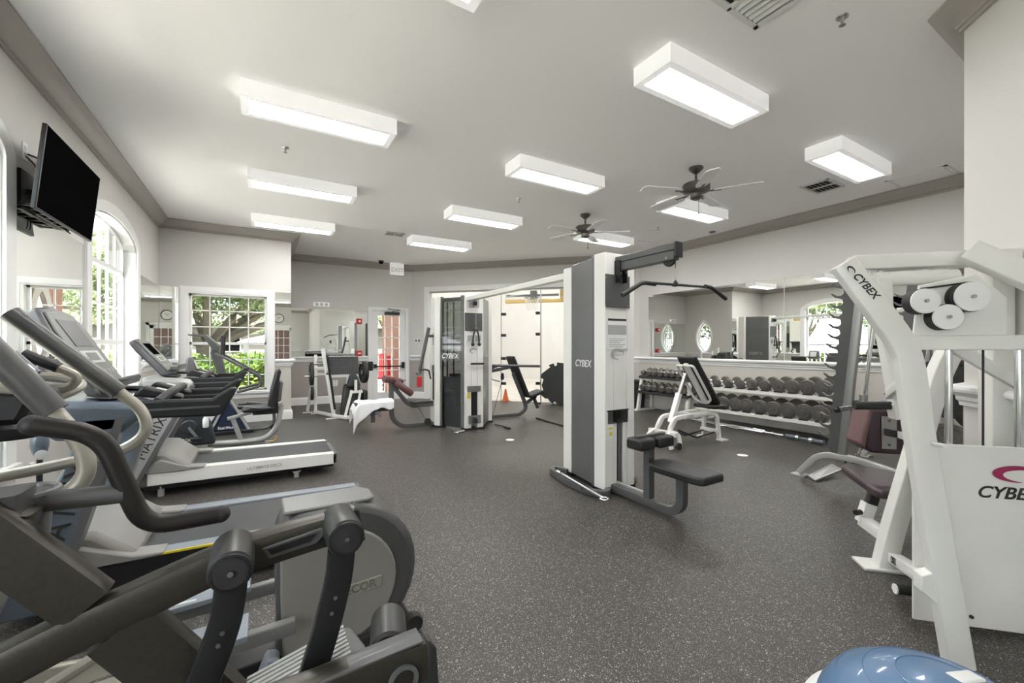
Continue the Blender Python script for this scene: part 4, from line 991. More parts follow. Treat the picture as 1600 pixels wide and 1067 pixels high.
pc = PP(703, 556.5, (2.37, 5.745, 1), lcn); text('lettering', 'CYBEX', .10, pc+lcn*.006, lcd_, Z, 'paper', T2, bold=.0010, shear=.25)
build('right_cover', G().prism([(2.765, 5.52, .03), (3.06, 5.90, .03), (3.02, 6.0, .03), (2.74, 5.62, .03)], (0, 0, 1.88)), 'dgrey', T2, bev=.006)
rn = V((.38, -.295, 0)).normalized(); rd_ = V((.295, .38, 0)).normalized()
text('lettering', 'CYBEX', .09, V((2.93, 5.73, 1.03))+rn*.006, rd_, Z, 'label', T2, bold=.001, shear=.25)
yq = 5.497
def qz(v): return PY(740, v, yq).z
def qx(u): return PY(u, 560, yq).x
build('placard', G().box((qx(726), yq-.006, qz(517)), (qx(753.5), yq, qz(489))), 'grey', T2, bev=.002)
pb = build('pulley_block', G().box((qx(733.5), yq-.012, qz(480)), (qx(748), yq, qz(468))), 'steel', T2)
build('pulley_wheel', G().lathe([(0, -.012), (.035, -.012), (.03, 0), (.035, .012), (0, .012)], (qx(741), yq-.04, qz(474)), (1, 0, 0)), 'rubber', pb)
lp = build('instruction_label', G().box((qx(729), yq-.003, qz(534)), (qx(752), yq, qz(520))), 'paper', T2)
build('print', G().box((qx(730), yq-.0045, qz(533)), (qx(739), yq-.003, qz(524))).box((qx(742), yq-.0045, qz(533)), (qx(751), yq-.003, qz(524))), 'label', lp)
ringlogo('swoosh_emblem', (qx(739.5), yq-.004, qz(548)), X, Z, .065, .04, 'label', T2, -Y)
build('selector_window', G().box((qx(730), yq-.004, qz(612)), (qx(751), yq+.01, qz(603))), 'steel', T2)
build('slot_track', G().box((qx(736.5), yq-.002, qz(650)), (qx(745.5), yq+.03, qz(606))), 'black_metal', T2)
lb_ = build('low_pulley', G().box((qx(732), yq-.012, qz(662)), (qx(751), yq+.01, qz(649))), 'steel', T2)
build('pulley_wheel', G().lathe([(0, -.014), (.045, -.014), (.04, 0), (.045, .014), (0, .014)], (qx(741), yq-.045, qz(656)), (1, 0, 0)), 'rubber', lb_)
build('warning_sticker', G().box((qx(730.5), yq-.002, qz(622)), (qx(735), yq, qz(613))), 'yellow', T2)
build('column_foot', G().box((2.47, 5.49, 0), (2.78, 5.64, .03)).box((2.19, 5.89, 0), (2.34, 6.17, .03)).box((3.0, 5.89, 0), (3.13, 6.06, .03)), 'black_metal', T2)
# side placard on the left column (faces left)
lp = build('instruction_label', G().box((2.197, 5.99, 1.20), (2.20, 6.07, 1.42)), 'paper', T2); build('print', G().box((2.1955, 6.0, 1.22), (2.197, 6.06, 1.33)).box((2.1955, 6.0, 1.38), (2.197, 6.06, 1.40)), 'label', lp)
build('side_slot', G().box((2.196, 6.0, .40), (2.20, 6.06, .88)), 'black_metal', T2)
build('side_slot_window', G().box((2.194, 5.985, .82), (2.20, 6.09, .92)), 'steel', T2)
# triceps rope hanging on the far tower
p = V((qx(741), yq-.06, qz(476)))
t = thing('triceps_rope', 'black triceps rope with two knotted ends hanging on the far tower front', 'cable rope', p)
pk = V((p.x, p.y, qz(515)))
build('cable', G().cyl(p-Z*.03, pk+Z*.05, .003, 6), 'steel', t)
build('clip', G().tube([pk+Z*.05, pk+V((-.012, 0, .02)), pk, pk+V((.012, 0, .02))], .004, 6, closed=True), 'chrome', t)
for s in (-1, 1):
    e = V((p.x+s*.05, p.y, qz(538))); build('rope', G().tube([pk, pk+V((s*.03, 0, -.04)), pk+V((s*.042, 0, -.10)), e], .012, 8, fil=.03), 'rubber', t)
    build('rope_end', G().sph(e, .026), 'rubber', t)
# ---- left station: leg developer bench with maroon pads
yS = 6.05
def S(u, v, y=yS): return PY(u, v, y)
t = thing('leg_curl_bench', 'charcoal leg curl bench with maroon roller pads left of the far tower', 'exercise bench', (1.8, yS, 0))
build('frame', G().beam([V((2.27, yS, .045)), V((1.72, yS, .045)), V((1.585, yS, .17)), V((1.575, yS, .68))], .055, .06, Y, fil=.13)
      .beam([V((1.585, yS, .66)), V((1.84, yS, .33)), V((2.20, yS, .335))], .05, .055, Y, fil=.10)
      .box((1.30, yS-.025, .29), (1.56, yS+.025, .345)).box((1.30, yS-.025, .14), (1.35, yS+.025, .345)), 'grey', t, bev=.003)
build('roller_pad', G().lathe([(0, -.18), (.042, -.18), (.05, -.165), (.05, .165), (.042, .18), (0, .18)], (1.60, yS, .715), (.85, .52, -.2), 20), 'maroon', t)
build('roller_pad', G().lathe([(0, -.16), (.04, -.15), (.05, -.13), (.05, .13), (.04, .15), (0, .16)], (1.745, yS-.05, .60), (.80, -.1, -.62), 20), 'maroon', t)
build('cross_rod', G().cyl((1.46, yS-.1, .755), (1.80, yS+.05, .70), .011, 10), 'steel', t)
build('seat_rail', G().box((1.86, yS-.03, .365), (2.20, yS+.03, .385)).box((1.86, yS-.12, .37), (1.95, yS+.12, .395)), 'black', t, bev=.006)
build('wheel', G().lathe([(0, -.02), (.05, -.02), (.05, .02), (0, .02)], (2.10, yS-.05, .09), (0, 1, 0)), 'rubber', t)
build('cable', G().tube([(1.93, yS-.03, .34), (1.98, yS-.04, .28), (2.07, yS-.05, .12)], .004, 6), 'rubber', t)
build('bench_pad', G().box((1.08, yS-.13, .36), (1.55, yS+.13, .43)), 'black', t, bev=.02)
# towel draped over the bench pad
g = G(); nx_, ny_ = 34, 26; rdm = random.Random(5); vs = []
W0, W1 = 1.05, 1.58
for j in range(ny_+1):
    s = -.36+.72*j/ny_      # across the bench, hangs past the pad edges
    for i in range(nx_+1):
        x = W0+(W1-W0)*i/nx_; wob = .010*math.sin(17*x+3*s)+.006*math.sin(41*x-9*s)
        hw = .145
        if abs(s) <= hw: y = yS+s; z = .447+.012*math.sin(9*x)*math.cos(11*s)+wob*.6
        else:
            e = abs(s)-hw; lim = .22 if i < 9 else (.05 if s < 0 else .12)
            if s < 0: lim = .26-.75*max(0, (x-1.12)) if x < 1.33 else .10+.02*math.sin(x*30)
            e2 = e/.215*max(.03, lim); y = yS+math.copysign(hw+.012+.18*wob*e2/.1+.01*math.sin(38*x)*min(1, e2*8), s); z = .442-e2+wob*.3
        if i < 5:
            k = (5-i)/5; z -= .10*k**2; x -= .01
            z -= .06*k*(1 if s < 0 else .3)
        vs.append(V((x, y, z)))
fs = [(j*(nx_+1)+i, j*(nx_+1)+i+1, (j+1)*(nx_+1)+i+1, (j+1)*(nx_+1)+i) for j in range(ny_) for i in range(nx_)]
g.add(vs, fs); tw = build('towel', g, 'towel', org=(1.3, yS, .3)); tag(tw, 'rumpled white towel draped over the leg curl bench pad', 'towel')
so = tw.modifiers.new('thick', 'SOLIDIFY'); so.thickness = .010; sb = tw.modifiers.new('sub', 'SUBSURF'); sb.levels = 1; sb.render_levels = 1
# second towel hanging behind the bench leg
g = G(); vs = []
for j in range(9):
    for i in range(17):
        x = 1.22+.27*i/16; z = .41-.22*j/8-.02*math.sin(i*.9); vs.append(V((x, yS+.17+.012*math.sin(i*1.1+j*.2)+.006*j, z)))
g.add(vs, [(j*17+i, j*17+i+1, (j+1)*17+i+1, (j+1)*17+i) for j in range(8) for i in range(16)])
tw2 = build('towel', g, 'towel', org=(1.35, yS+.17, .3)); tag(tw2, 'white towel end hanging below the bench pad behind its short leg', 'towel'); tw2.modifiers.new('thick', 'SOLIDIFY').thickness = .01
# press lever of far tower's left side
a, b = PY(670, 512, 6.0), PY(655, 583, 6.0)
t = build('press_lever', G().tube([a, b], .026, 12), 'grey', T2)
build('hinge', G().cyl(V((2.12, 6.0, a.z-.12)), V((2.20, 6.02, a.z-.12)), .02), 'grey', t)
build('handle', G().tube([b+Z*.02, PY(660, 577, 5.97), PY(670, 578, 5.95), PY(673, 592, 5.95)], .012, 10, fil=.03), 'black_metal', t)
build('collar', G().lathe([(0, -.02), (.04, -.02), (.04, .02), (0, .02)], b, (0, 1, 0)), 'steel', t)
t = thing('ankle_strap', 'red ankle strap clipped to the bottom of the swinging lever', 'strap', b-Z*.06)
build('strap', G().box((b.x-.035, 5.97, b.z-.20), (b.x+.035, 6.02, b.z-.05)), 'red', t, bev=.01)
build('d_ring', G().tube([b+V((.02*math.cos(q), 0, -.04+.02*math.sin(q))) for q in [i*math.pi/5 for i in range(10)]], .004, 6, closed=True), 'chrome', t)
# ---- right station: incline bench facing the far tower
t = thing('incline_bench', 'incline bench with tall black backrest right of the far tower', 'exercise bench', (3.7, 6.15, 0)); yR = 6.15
build('frame', G().beam([V((3.13, yR, .04)), V((3.80, yR, .04)), V((3.92, yR, .13)), V((3.88, yR, .26)), V((3.66, yR, .74))], .05, .055, Y, fil=.10).beam([V((3.88, yR, .20)), V((4.12, yR, .33))], .045, .05, Y).beam([V((4.06, yR, .34)), V((4.16, yR, .12))], .045, .05, Y), 'grey', t, bev=.003)
bd = (V((3.60, yR, 1.04))-V((3.92, yR, .33))).normalized(); bc = (V((3.60, yR, 1.04))+V((3.90, yR, .33)))/2
mx = Matrix((V((bd.z, 0, -bd.x)), V((0, 1, 0)), bd)).transposed()
build('backrest', G().cbox(bc, (.06, .24, .76), mx), 'black', t, bev=.02)
build('seat', G().cbox((4.08, yR, .375), (.30, .26, .055), Matrix.Rotation(-.28, 3, 'Y')), 'black', t, bev=.018)
build('knob', G().cyl((4.17, yR-.06, .20), (4.17, yR-.02, .20), .018, 10), 'black', t)
t = build('press_arm', G().tube([PY(768, 571, 5.95), PY(843, 572, 5.95)], .022, 10), 'grey', T2)
build('front_bar', G().tube([PY(736, 568.5, 5.44), PY(756, 568, 5.44)], .014, 10), 'black_metal', t)
build('support_arm', G().beam([V((3.12, 5.98, .80)), V((3.48, 5.96, .86))], .04, .05, Y).beam([V((3.12, 5.98, .84)), V((3.30, 5.97, .90))], .03, .04, Y), 'grey', t, bev=.003)
build('hanging_grip', G().lathe([(0, -.06), (.025, -.05), (.03, 0), (.02, .05), (0, .06)], PY(785, 588, 5.93)), 'black', t)
build('lower_handle', G().tube([V((3.13, 5.97, .70)), PY(770, 593, 5.97), PY(781, 596, 5.93)], .012, 8), 'steel', t)
build('cable', G().tube([PY(785, 592, 5.93), PY(769, 652, 5.93)], .004, 6), 'rubber', t)
# small things on the floor near the towers
def floor_bar(label, u0, v0, u1, v1, r, m, cat='cable bar'):
    a, b = PZ(u0, v0, r), PZ(u1, v1, r); o = tag(build('floor_bar', G().cyl(a, b, r, 10), m, org=(a+b)/2), label, cat); return o
t = thing('stirrup_handle', 'bent steel cable handle lying on the floor left of the far tower base', 'cable handle', PZ(715, 675, 0))
a = PZ(706, 670, .015); b = PZ(711, 676, .015); c = PZ(726, 673, .015)
build('loop', G().tube([a, b, c, PZ(724, 670, .015)], .008, 8, fil=.02), 'chrome', t); build('grip', G().cyl(b*.7+c*.3, b*.1+c*.9, .014, 10), 'steel', t)
t = thing('strap_handle', 'black strap handle lying on the floor right of the far tower', 'cable handle', PZ(785, 667, 0))
a, b = PZ(773, 663, .014), PZ(797, 669.5, .014); build('grip', G().cyl(a*.4+b*.6, b, .014, 10), 'black', t); build('strap', G().box((0, 0, 0), (0, 0, 0)) if False else G().tube([a, (a+b)/2+V((.02, .02, 0)), b], .008, 6), 'rubber', t)
t = thing('foot_hook', 'small steel hook plate on the floor at the far tower foot', 'cable handle', PZ(749, 672, 0))
build('plate', G().tube([PZ(744, 671, .01), PZ(746, 675, .01), PZ(754, 674, .01), PZ(750, 669, .01)], .006, 8), 'chrome', t)
floor_bar('long thin black bar lying on the floor left of the near tower', 838, 653, 889, 668, .012, 'black_metal', 'bar')
# cone and puzzle mat by the glass
p = PZ(790, 626.5, 0); p = V((p.x, p.y, 0))
t = thing('traffic_cone', 'small orange cone on the floor against the glass wall', 'cone', p)
build('cone_body', G().lathe([(0, .27), (.016, .265), (.07, .02), (.07, .01), (0, .01)], p), 'orange', t); build('cone_base', G().box((p.x-.09, p.y-.09, 0), (p.x+.09, p.y+.09, .014)), 'orange', t, bev=.01)
cs_ = s_of(868, -.1); pm = cp(cs_, -.10)
t = thing('puzzle_mat', 'black interlocking rubber mat tile leaning against the glass wall by the near tower', 'mat', pm)
pl = []
zc = .40
pts2 = [(-.30, -.02), (-.26, .10), (-.33, .14), (-.30, .22), (-.12, .36), (-.16, .40), (-.05, .44), (-.03, .38), (.02, .40), (.02, .46), (.20, .44), (.30, .40), (.30, -.40), (.05, -.40), (-.02, -.36), (-.06, -.40), (-.12, -.36), (-.16, -.30), (-.22, -.30), (-.32, -.22), (-.30, -.14), (-.26, -.14)]
build('tile', G().prism([pm+CD*a+Z*(zc+b)+CN*(.10*(b+.4)) for a, b in pts2], -CN*.02), 'rubber', t)
# ---- leg press in front of the back wall mirror
yL = 7.6
t = thing('leg_press', 'white plate-loaded leg press with black seat pads and mesh foot plate by the back wall', 'leg press', (1.1, 7.9, 0))
def Lp(u, v, y=yL): return PY(u, v, y)
g = G(); W = .05
for (dx, yy) in ((0, 7.6), (.50, 7.75)):
    a = V((.86+dx*.99, yy+.0, 1.16)); b = V((1.03+dx*.5, yy, .04))
    g.beam([a, b], .05, .06, Y)
g.beam([V((1.03, 7.6, .04)), V((1.17, 7.28, .04)), V((1.34, 7.36, .04))], .05, .05, Z).beam([V((1.03, 7.6, .04)), V((.80, 8.25, .04))], .05, .05, Z)
g.beam([V((.82, 8.3, .04)), V((.82, 8.3, 1.05))], .05, .05, Y).beam([V((.70, 8.45, .03)), V((.80, 8.3, .80)), V((.98, 8.25, .80))], .05, .05, Y)
g.box((.95, 7.58, .68), (1.42, 7.63, .72)).box((1.30, 7.78, .02), (1.42, 8.3, .06)).box((.80, 8.28, .68), (1.5, 8.33, .72)).beam([V((1.36, 8.3, .04)), V((1.36, 8.3, 1.05))], .05, .05, Y)
build('frame', g, 'white', t, bev=.003)
build('floor_feet', G().box((.90, 7.50, 0), (1.10, 7.56, .014)).box((.62, 8.40, 0), (.78, 8.46, .014)).box((.74, 8.2, 0), (.90, 8.26, .014)), 'white', t)
build('guide_rail', G().cyl((.92, 7.56, 1.05), (1.04, 7.56, .15), .018, 10), 'black_metal', t)
fp = build('foot_plate', G().cbox((1.165, 7.62, .875), (.52, .03, .30), Matrix.Rotation(-.25, 3, 'X')), 'black_metal', t)
g = G()
for i in range(17): g.cbox((.925+.03*i, 7.598, .875), (.004, .006, .29), Matrix.Rotation(-.25, 3, 'X'))
for j in range(9): g.cbox((1.165, 7.598+.0085*(j-4), .875+.033*(j-4)), (.51, .006, .004))
build('mesh_grid', g, 'plgrey', fp)
build('load_bar', G().cyl((.66, 7.7, .905), (1.66, 7.7, .905), .02, 12), 'steel', t)
build('load_bar', G().cyl((.60, 7.72, .70), (.80, 7.72, .70), .014, 10), 'steel', t)
build('end_bracket', G().box((1.60, 7.66, .77), (1.68, 7.74, .93)), 'black_metal', t)
build('cross_tube', G().cyl((.93, 7.62, 1.06), (1.36, 7.66, 1.06), .02, 10), 'steel', t)
build('backrest', G().prism([(1.10, 7.42, .05), (1.50, 7.42, .05), (1.44, 7.55, .52), (1.18, 7.55, .52)], (0, .10, .05)), 'black', t, bev=.03)
build('head_pad', G().prism([(1.20, 7.44, .52), (1.44, 7.44, .52), (1.38, 7.50, .72), (1.27, 7.50, .72)], (0, .08, .01)), 'black', t, bev=.025)
build('support_ladder', G().beam([V((1.17, 7.36, .06)), V((1.28, 7.40, .47))], .03, .04, Y).beam([V((1.36, 7.36, .16)), V((1.42, 7.40, .47))], .03, .04, Y).box((1.25, 7.38, .42), (1.45, 7.42, .46)).box((1.32, 7.37, .46), (1.36, 7.41, .64)), 'white', t, bev=.002)
build('seat_side_pad', G().box((1.46, 7.40, .10), (1.54, 7.60, .46)), 'black', t, bev=.03)
def weight_plate(c, r, th, ax, label, group, m='iron', cat='weight plate'):
    c = V(c); t = thing('weight_plate', label, cat, c, group)
    pr = [(.028, -th/2), (.06, -th/2), (.062, -th*.3), (r*.82, -th*.3), (r*.86, -th/2), (r*.97, -th/2), (r, -th*.3), (r, th*.3), (r*.97, th/2), (r*.86, th/2), (r*.82, th*.3), (.062, th*.3), (.06, th/2), (.028, th/2)]
    build('disc', G().lathe(pr+[pr[0]], c, ax, 36), m, t)
    build('hub_ring', G().lathe([(.026, -th/2-.003), (.045, -th/2-.003), (.045, th/2+.003), (.026, th/2+.003), (.026, -th/2-.003)], c, ax, 24), 'steel', t)
    return t
weight_plate((.70, 7.70, .74), .19, .05, (1, 0, 0), 'black weight plate on the left horn of the leg press', 'plates on the leg press', 'rubber')
weight_plate((1.53, 7.70, .745), .19, .07, (1, .1, 0), 'black weight plate on the right horn of the leg press', 'plates on the leg press', 'rubber')
weight_plate((.76, 8.30, .36), .12, .04, (1, 0, 0), 'small black weight plate low on the rear left peg of the leg press', 'plates on the leg press', 'rubber')
# ================================================================ TREADMILLS
def treadmill(name, label, yc, up4, colm, cabm, consm, top, deckm='silver', word=.12):
    t = thing(name, label, 'treadmill', (-.1, yc, 0), 'treadmills facing the left windows')
    hw = .35; y0, y1 = yc-hw, yc+hw
    # deck
    g = G()
    for s in (-1, 1):
        ya, yb = (y0, y0+.09) if s < 0 else (y1-.09, y1)
        g.prism([V((-.78, ya, .10)), V((.60, ya, .085)), V((.61, ya, .17)), V((.58, ya, .19)), V((-.62, ya, .215)), V((-.78, ya, .215))], (0, yb-ya, 0))
    build('side_rail', g, deckm, t, bev=.006)
    build('belt', G().box((-.60, y0+.09, .15), (.575, y1-.09, .192)), 'belt', t, bev=.01)
    build('deck_base', G().box((-.80, y0+.03, .06), (.58, y1-.03, .15)), 'black_metal', t)
    build('rear_roller_cover', G().box((.575, y0, .09), (.615, y0+.10, .185)).box((.575, y1-.10, .09), (.615, y1, .185)).cyl((.60, y0+.10, .15), (.60, y1-.10, .15), .028, 12), 'plgrey', t, bev=.004)
    for s in (y0+.05, y1-.05): build('foot', G().prism([V((.20, s-.02, .10)), V((.34, s-.02, .10)), V((.29, s-.02, .04)), V((.25, s-.02, .04))], (0, .04, 0)).cyl((.27, s, 0), (.27, s, .05), .022, 10).cyl((-.7, s, 0), (-.7, s, .08), .022, 10), 'silver', t)
    # hood
    hp = [V((-1.0, y0+.02, .08)), V((-1.0, y0+.02, .30)), V((-.80, y0+.02, .37)), V((-.66, y0+.02, .35)), V((-.52, y0+.02, .235)), V((-.50, y0+.02, .20)), V((-.60, y0+.02, .08))]
    build('motor_hood', G().prism(hp, (0, 2*hw-.04, 0)), cabm, t, bev=.03)
    for ya, yb in ((y0-.01, y0+.10), (y1-.10, y1+.01)):
        build('hood_wing', G().prism([V((-.86, ya, .20)), V((-.70, ya, .30)), V((-.52, ya, .225)), V((-.40, ya, .215)), V((-.42, ya, .20)), V((-.6, ya, .19))], (0, yb-ya, 0)), cabm, t, bev=.008)
    # uprights
    for k_, ya in enumerate((y0-.03, y1-.03)):
        p = [V((up4[0], ya, .05)), V((up4[1], ya, .05)), V((up4[3], ya, .88)), V((up4[2], ya, .88))]
        u = build('upright', G().prism(p, (0, .07, 0)), colm, t, bev=.012)
        build('upright_edge', G().prism([V((up4[1]-.012, ya-.002, .05)), V((up4[1]+.02, ya-.002, .05)), V((up4[3]+.02, ya-.002, .88)), V((up4[3]-.012, ya-.002, .88))], (0, .074, 0)), 'plgrey', u)
        if word and k_ == 0:
            b_, t_ = V(((up4[0]+up4[1])/2, ya-.003, .05)), V(((up4[2]+up4[3])/2, ya-.003, .88)); d = (t_-b_).normalized(); nn = V((-d.z, 0, d.x))
            text('lettering', 'MATRIX', word, b_+(t_-b_)*.52, d, nn, 'ink', t, bold=.0)
    # console body / cup holder tray
    g = G().prism([V((-.84, y0-.03, .86)), V((-.80, y0-.03, .965)), V((-.50, y0-.03, .935)), V((-.47, y0-.03, .88)), V((-.56, y0-.03, .80)), V((-.78, y0-.03, .78))], (0, 2*hw+.06, 0))
    build('console_tray', g, consm, t, bev=.03)
    for yy in (y0+.08, y1-.08): build('cup_ring', G().lathe([(.055, 0), (.065, .006), (.06, .012), (.048, .006), (.046, -.03), (0, -.03)], (-.64, yy, .955), (.09, 0, 1)), 'black', t)
    # hand rails
    for k_, ya in enumerate((y0, y1-.05)):
        pr = [V((-.56, ya, .945)), V((-.22, ya, .935)), V((-.14, ya, .99)), V((-.11, ya, .985)), V((-.17, ya, .86)), V((-.20, ya, .845)), V((-.56, ya, .86))]
        build('handrail', G().prism(pr, (0, .055, 0)), 'rail', t, bev=.012)
        build('rail_groove', G().box((-.54, ya-.003, .892), (-.185, ya, .902)), 'plgrey', t)
    # front crossbar with sensor grips
    build('sensor_bar', G().tube([(-.44, y0+.05, .93), (-.40, y0+.16, .97), (-.40, y1-.16, .97), (-.44, y1-.05, .93)], .02, 10, fil=.05), 'black', t)
    for yy in (yc-.14, yc+.14):
        q = build('control_pod', G().prism([V((-.56, yy-.045, .95)), V((-.52, yy-.045, 1.0)), V((-.36, yy-.045, .945)), V((-.36, yy-.045, .92))], (0, .09, 0)), 'black', t, bev=.012)
        build('pod_label', G().prism([V((-.47, yy-.03, .985)), V((-.40, yy-.03, .962)), V((-.40, yy+.03, .962)), V((-.47, yy+.03, .985))], V((.1, 0, .3)).normalized()*.002), 'lcd', q)
    # console panel, tilted away from the runner
    b = V((-.66, yc, .97)); tp = V((-.90, yc, top)); d = (tp-b); L = d.length; d = d.normalized(); n = V((d.z, 0, -d.x))
    def q4(a0, a1, w0, w1): return [b+d*a0-Y*w0, b+d*a0+Y*w0, b+d*a1+Y*w1, b+d*a1-Y*w1]
    pl = [b-Y*.22, b+Y*.22, b+d*L*.75+Y*.22, b+d*L*.96+Y*.17, b+d*L, b+d*L*.96-Y*.17, b+d*L*.75-Y*.22]
    build('console_back', G().prism([p-n*.05 for p in pl], n*.05), 'plgrey', t, bev=.015)
    f = build('console_face', G().prism([b+(p-b)*.94+n*.001 for p in pl], n*.010), 'conface', t, bev=.004)
    build('display', G().prism([p+n*.011 for p in q4(L*.52, L*.82, .12, .12)], n*.003), 'screen' if up4[0] < -.97 else 'plgrey', f)
    build('display_label', G().prism([p+n*.011 for p in q4(L*.33, L*.47, .13, .13)], n*.002), 'lcd', f)
    build('display_window', G().prism([p+n*.013 for p in q4(L*.355, L*.445, .075, .075)], n*.0015), 'conface', f)
    for i in range(6): build('button', G().prism([p+n*.011+Y*(-.14+.056*i) for p in q4(L*.20, L*.25, .014, .014)], n*.002), 'label', f)
    build('reading_ledge', G().box((-.66, yc-.20, 1.0), (-.60, yc+.20, 1.03)).box((-.61, yc-.20, 1.03), (-.60, yc+.20, 1.045)), 'plgrey', t, bev=.006)
    return t
M['belt'] = mat('treadmill_belt', (.05, .052, .055), .55, var=(4, .15))
M['rail'] = mat('handrail_rubber', (.02, .021, .024), .38)
tm1 = treadmill('treadmill', 'nearer treadmill with slate blue uprights lettered down the side and a yellow deck stripe', 2.95, (-.95, -.79, -.68, -.56), 'blue', 'putty', 'blue', 1.40, 'bluelt')
build('deck_stripe', G().prism([V((-.66, 2.594, .207)), V((-.66, 2.594, .217)), V((.58, 2.594, .192)), V((.58, 2.594, .183))], (0, .008, 0)), 'yellow', tm1)
build('side_skirt', G().prism([V((-.78, 2.590, .06)), V((-.78, 2.590, .205)), V((-.62, 2.590, .205)), V((.60, 2.590, .180)), V((.60, 2.590, .075))], (0, .010, 0)), 'black_metal', tm1)
tm2 = treadmill('treadmill', 'farther treadmill with silver lettered uprights and white deck side behind the nearer one', 4.65, (-1.0, -.88, -.64, -.49), 'silver', 'putty', 'silver', 1.27, 'white', .095)
text('lettering', 'ULTIMATE DECK', .036, (.02, 4.296, .145), (1, 0, .0), Z, 'label', tm2, bold=.0003)
# ================================================================ RECUMBENT BIKE
yB = 6.1
t = thing('recumbent_bike', 'recumbent exercise bike with black drive shroud, silver curved frame and reclined seat', 'exercise bike', (-.4, yB, 0))
sh = [V((-1.06, 0, .05)), V((-1.06, 0, .36)), V((-.98, 0, .46)), V((-.84, 0, .50)), V((-.62, 0, .45)), V((-.52, 0, .30)), V((-.47, 0, .06))]
build('shroud', G().prism([p+Y*(yB-.09) for p in sh], (0, .18, 0)), 'dkshroud' if 'dkshroud' in M else 'black', t, bev=.03)
text('lettering', 'MATRIX', .055, (-.80, yB-.093, .13), X, Z, 'paper', t, bold=.0005)
build('crank_disc', G().lathe([(0, -.10), (.07, -.10), (.08, -.09), (.08, .09), (.07, .10), (0, .10)], (-.72, yB, .28), (0, 1, 0), 28), 'dkshroud', t)
for s, a in ((-1, -1.0), (1, 2.14)):
    c = V((-.72, yB+s*.125, .28)); e = c+V((.15*math.cos(a), 0, .15*math.sin(a)))
    q = build('crank_arm', G().beam([c, e], .02, .03, Y), 'steel', t); build('pedal', G().cbox(e+Y*s*.05, (.10, .09, .03)), 'black', q, bev=.006)
build('frame', G().tube(fillet([V((-.55, yB, .05)), V((-.25, yB, .035)), V((.05, yB, .05)), V((.17, yB, .20)), V((.205, yB, .46))], .16), .032, 12).beam([V((-.36, yB, .33)), V((.22, yB, .47))], .06, .035, Y).beam([V((-.31, yB, .33)), V((-.22, yB, .05))], .04, .05, Y), 'silver', t)
build('mast', G().beam([V((-.80, yB, .45)), V((-.72, yB, .86))], .05, .06, Y), 'plgrey', t, bev=.006)
cf = build('console', G().prism([V((-.765, yB-.13, .82)), V((-.74, yB-.13, 1.07)), V((-.70, yB-.13, 1.075)), V((-.62, yB-.13, .84))], (0, .26, 0)), 'plgrey', t, bev=.02)
build('console_display', G().prism([V((-.683, yB-.08, 1.035)), V((-.632, yB-.08, .90)), V((-.632, yB+.08, .90)), V((-.683, yB+.08, 1.035))], (.004, 0, .002)), 'lcd', cf)
build('front_handle', G().tube([(-.62, yB-.22, .80), (-.66, yB-.20, .90), (-.68, yB, .86), (-.66, yB+.20, .90), (-.62, yB+.22, .80)], .014, 8, fil=.05), 'black', t)
bk = [V((.05, 0, .46)), V((.08, 0, .62)), V((.145, 0, .90)), V((.19, 0, .93)), V((.20, 0, .88)), V((.165, 0, .70)), V((.15, 0, .50)), V((.11, 0, .44))]
build('backrest', G().prism([p+Y*(yB-.19) for p in bk], (0, .38, 0)), 'black', t, bev=.025)
build('lumbar_shell', G().prism([V((.15, yB-.12, .50)), V((.18, yB-.12, .76)), V((.225, yB-.12, .76)), V((.20, yB-.12, .52))], (0, .24, 0)), 'plgrey', t, bev=.015)
build('seat', G().prism([V((-.22, yB-.18, .44)), V((-.10, yB-.2, .46)), V((.06, yB-.2, .47)), V((.10, yB-.2, .44)), V((-.02, yB-.2, .405)), V((-.20, yB-.18, .41))], (0, .39, 0)), 'black', t, bev=.02)
build('seat_carriage', G().box((-.10, yB-.07, .36), (.14, yB+.07, .42)).box((.11, yB-.05, .36), (.17, yB+.05, .56)), 'black_metal', t)
for s in (-1, 1): build('side_grip', G().tube([(.12, yB+s*.14, .45), (.0, yB+s*.25, .46), (-.18, yB+s*.25, .49)], .014, 8, fil=.06), 'plgrey', t)
build('rear_stabilizer', G().box((.02, yB-.24, .0), (.11, yB+.24, .045)), 'plgrey', t, bev=.015)
build('front_stabilizer', G().box((-.98, yB-.24, 0), (-.90, yB+.24, .05)), 'plgrey', t, bev=.015)
build('lever', G().tube([(.06, yB-.20, .05), (.13, yB-.26, .06), (.15, yB-.26, .10), (.135, yB-.26, .12)], .010, 8, fil=.03), 'gold', t)
M_ = M
t = thing('water_bottle', 'white water bottle in a holder on the recumbent bike shroud', 'bottle', (-.66, yB-.16, .30))
build('bottle_body', G().lathe([(0, -.09), (.026, -.09), (.030, -.07), (.030, .0), (.018, .03), (.018, .05), (0, .05)], (-.56, yB-.14, .36)), 'paper', t)
build('bottle_cap', G().lathe([(0, .05), (.022, .05), (.022, .075), (0, .08)], (-.56, yB-.14, .36)), 'black', t)
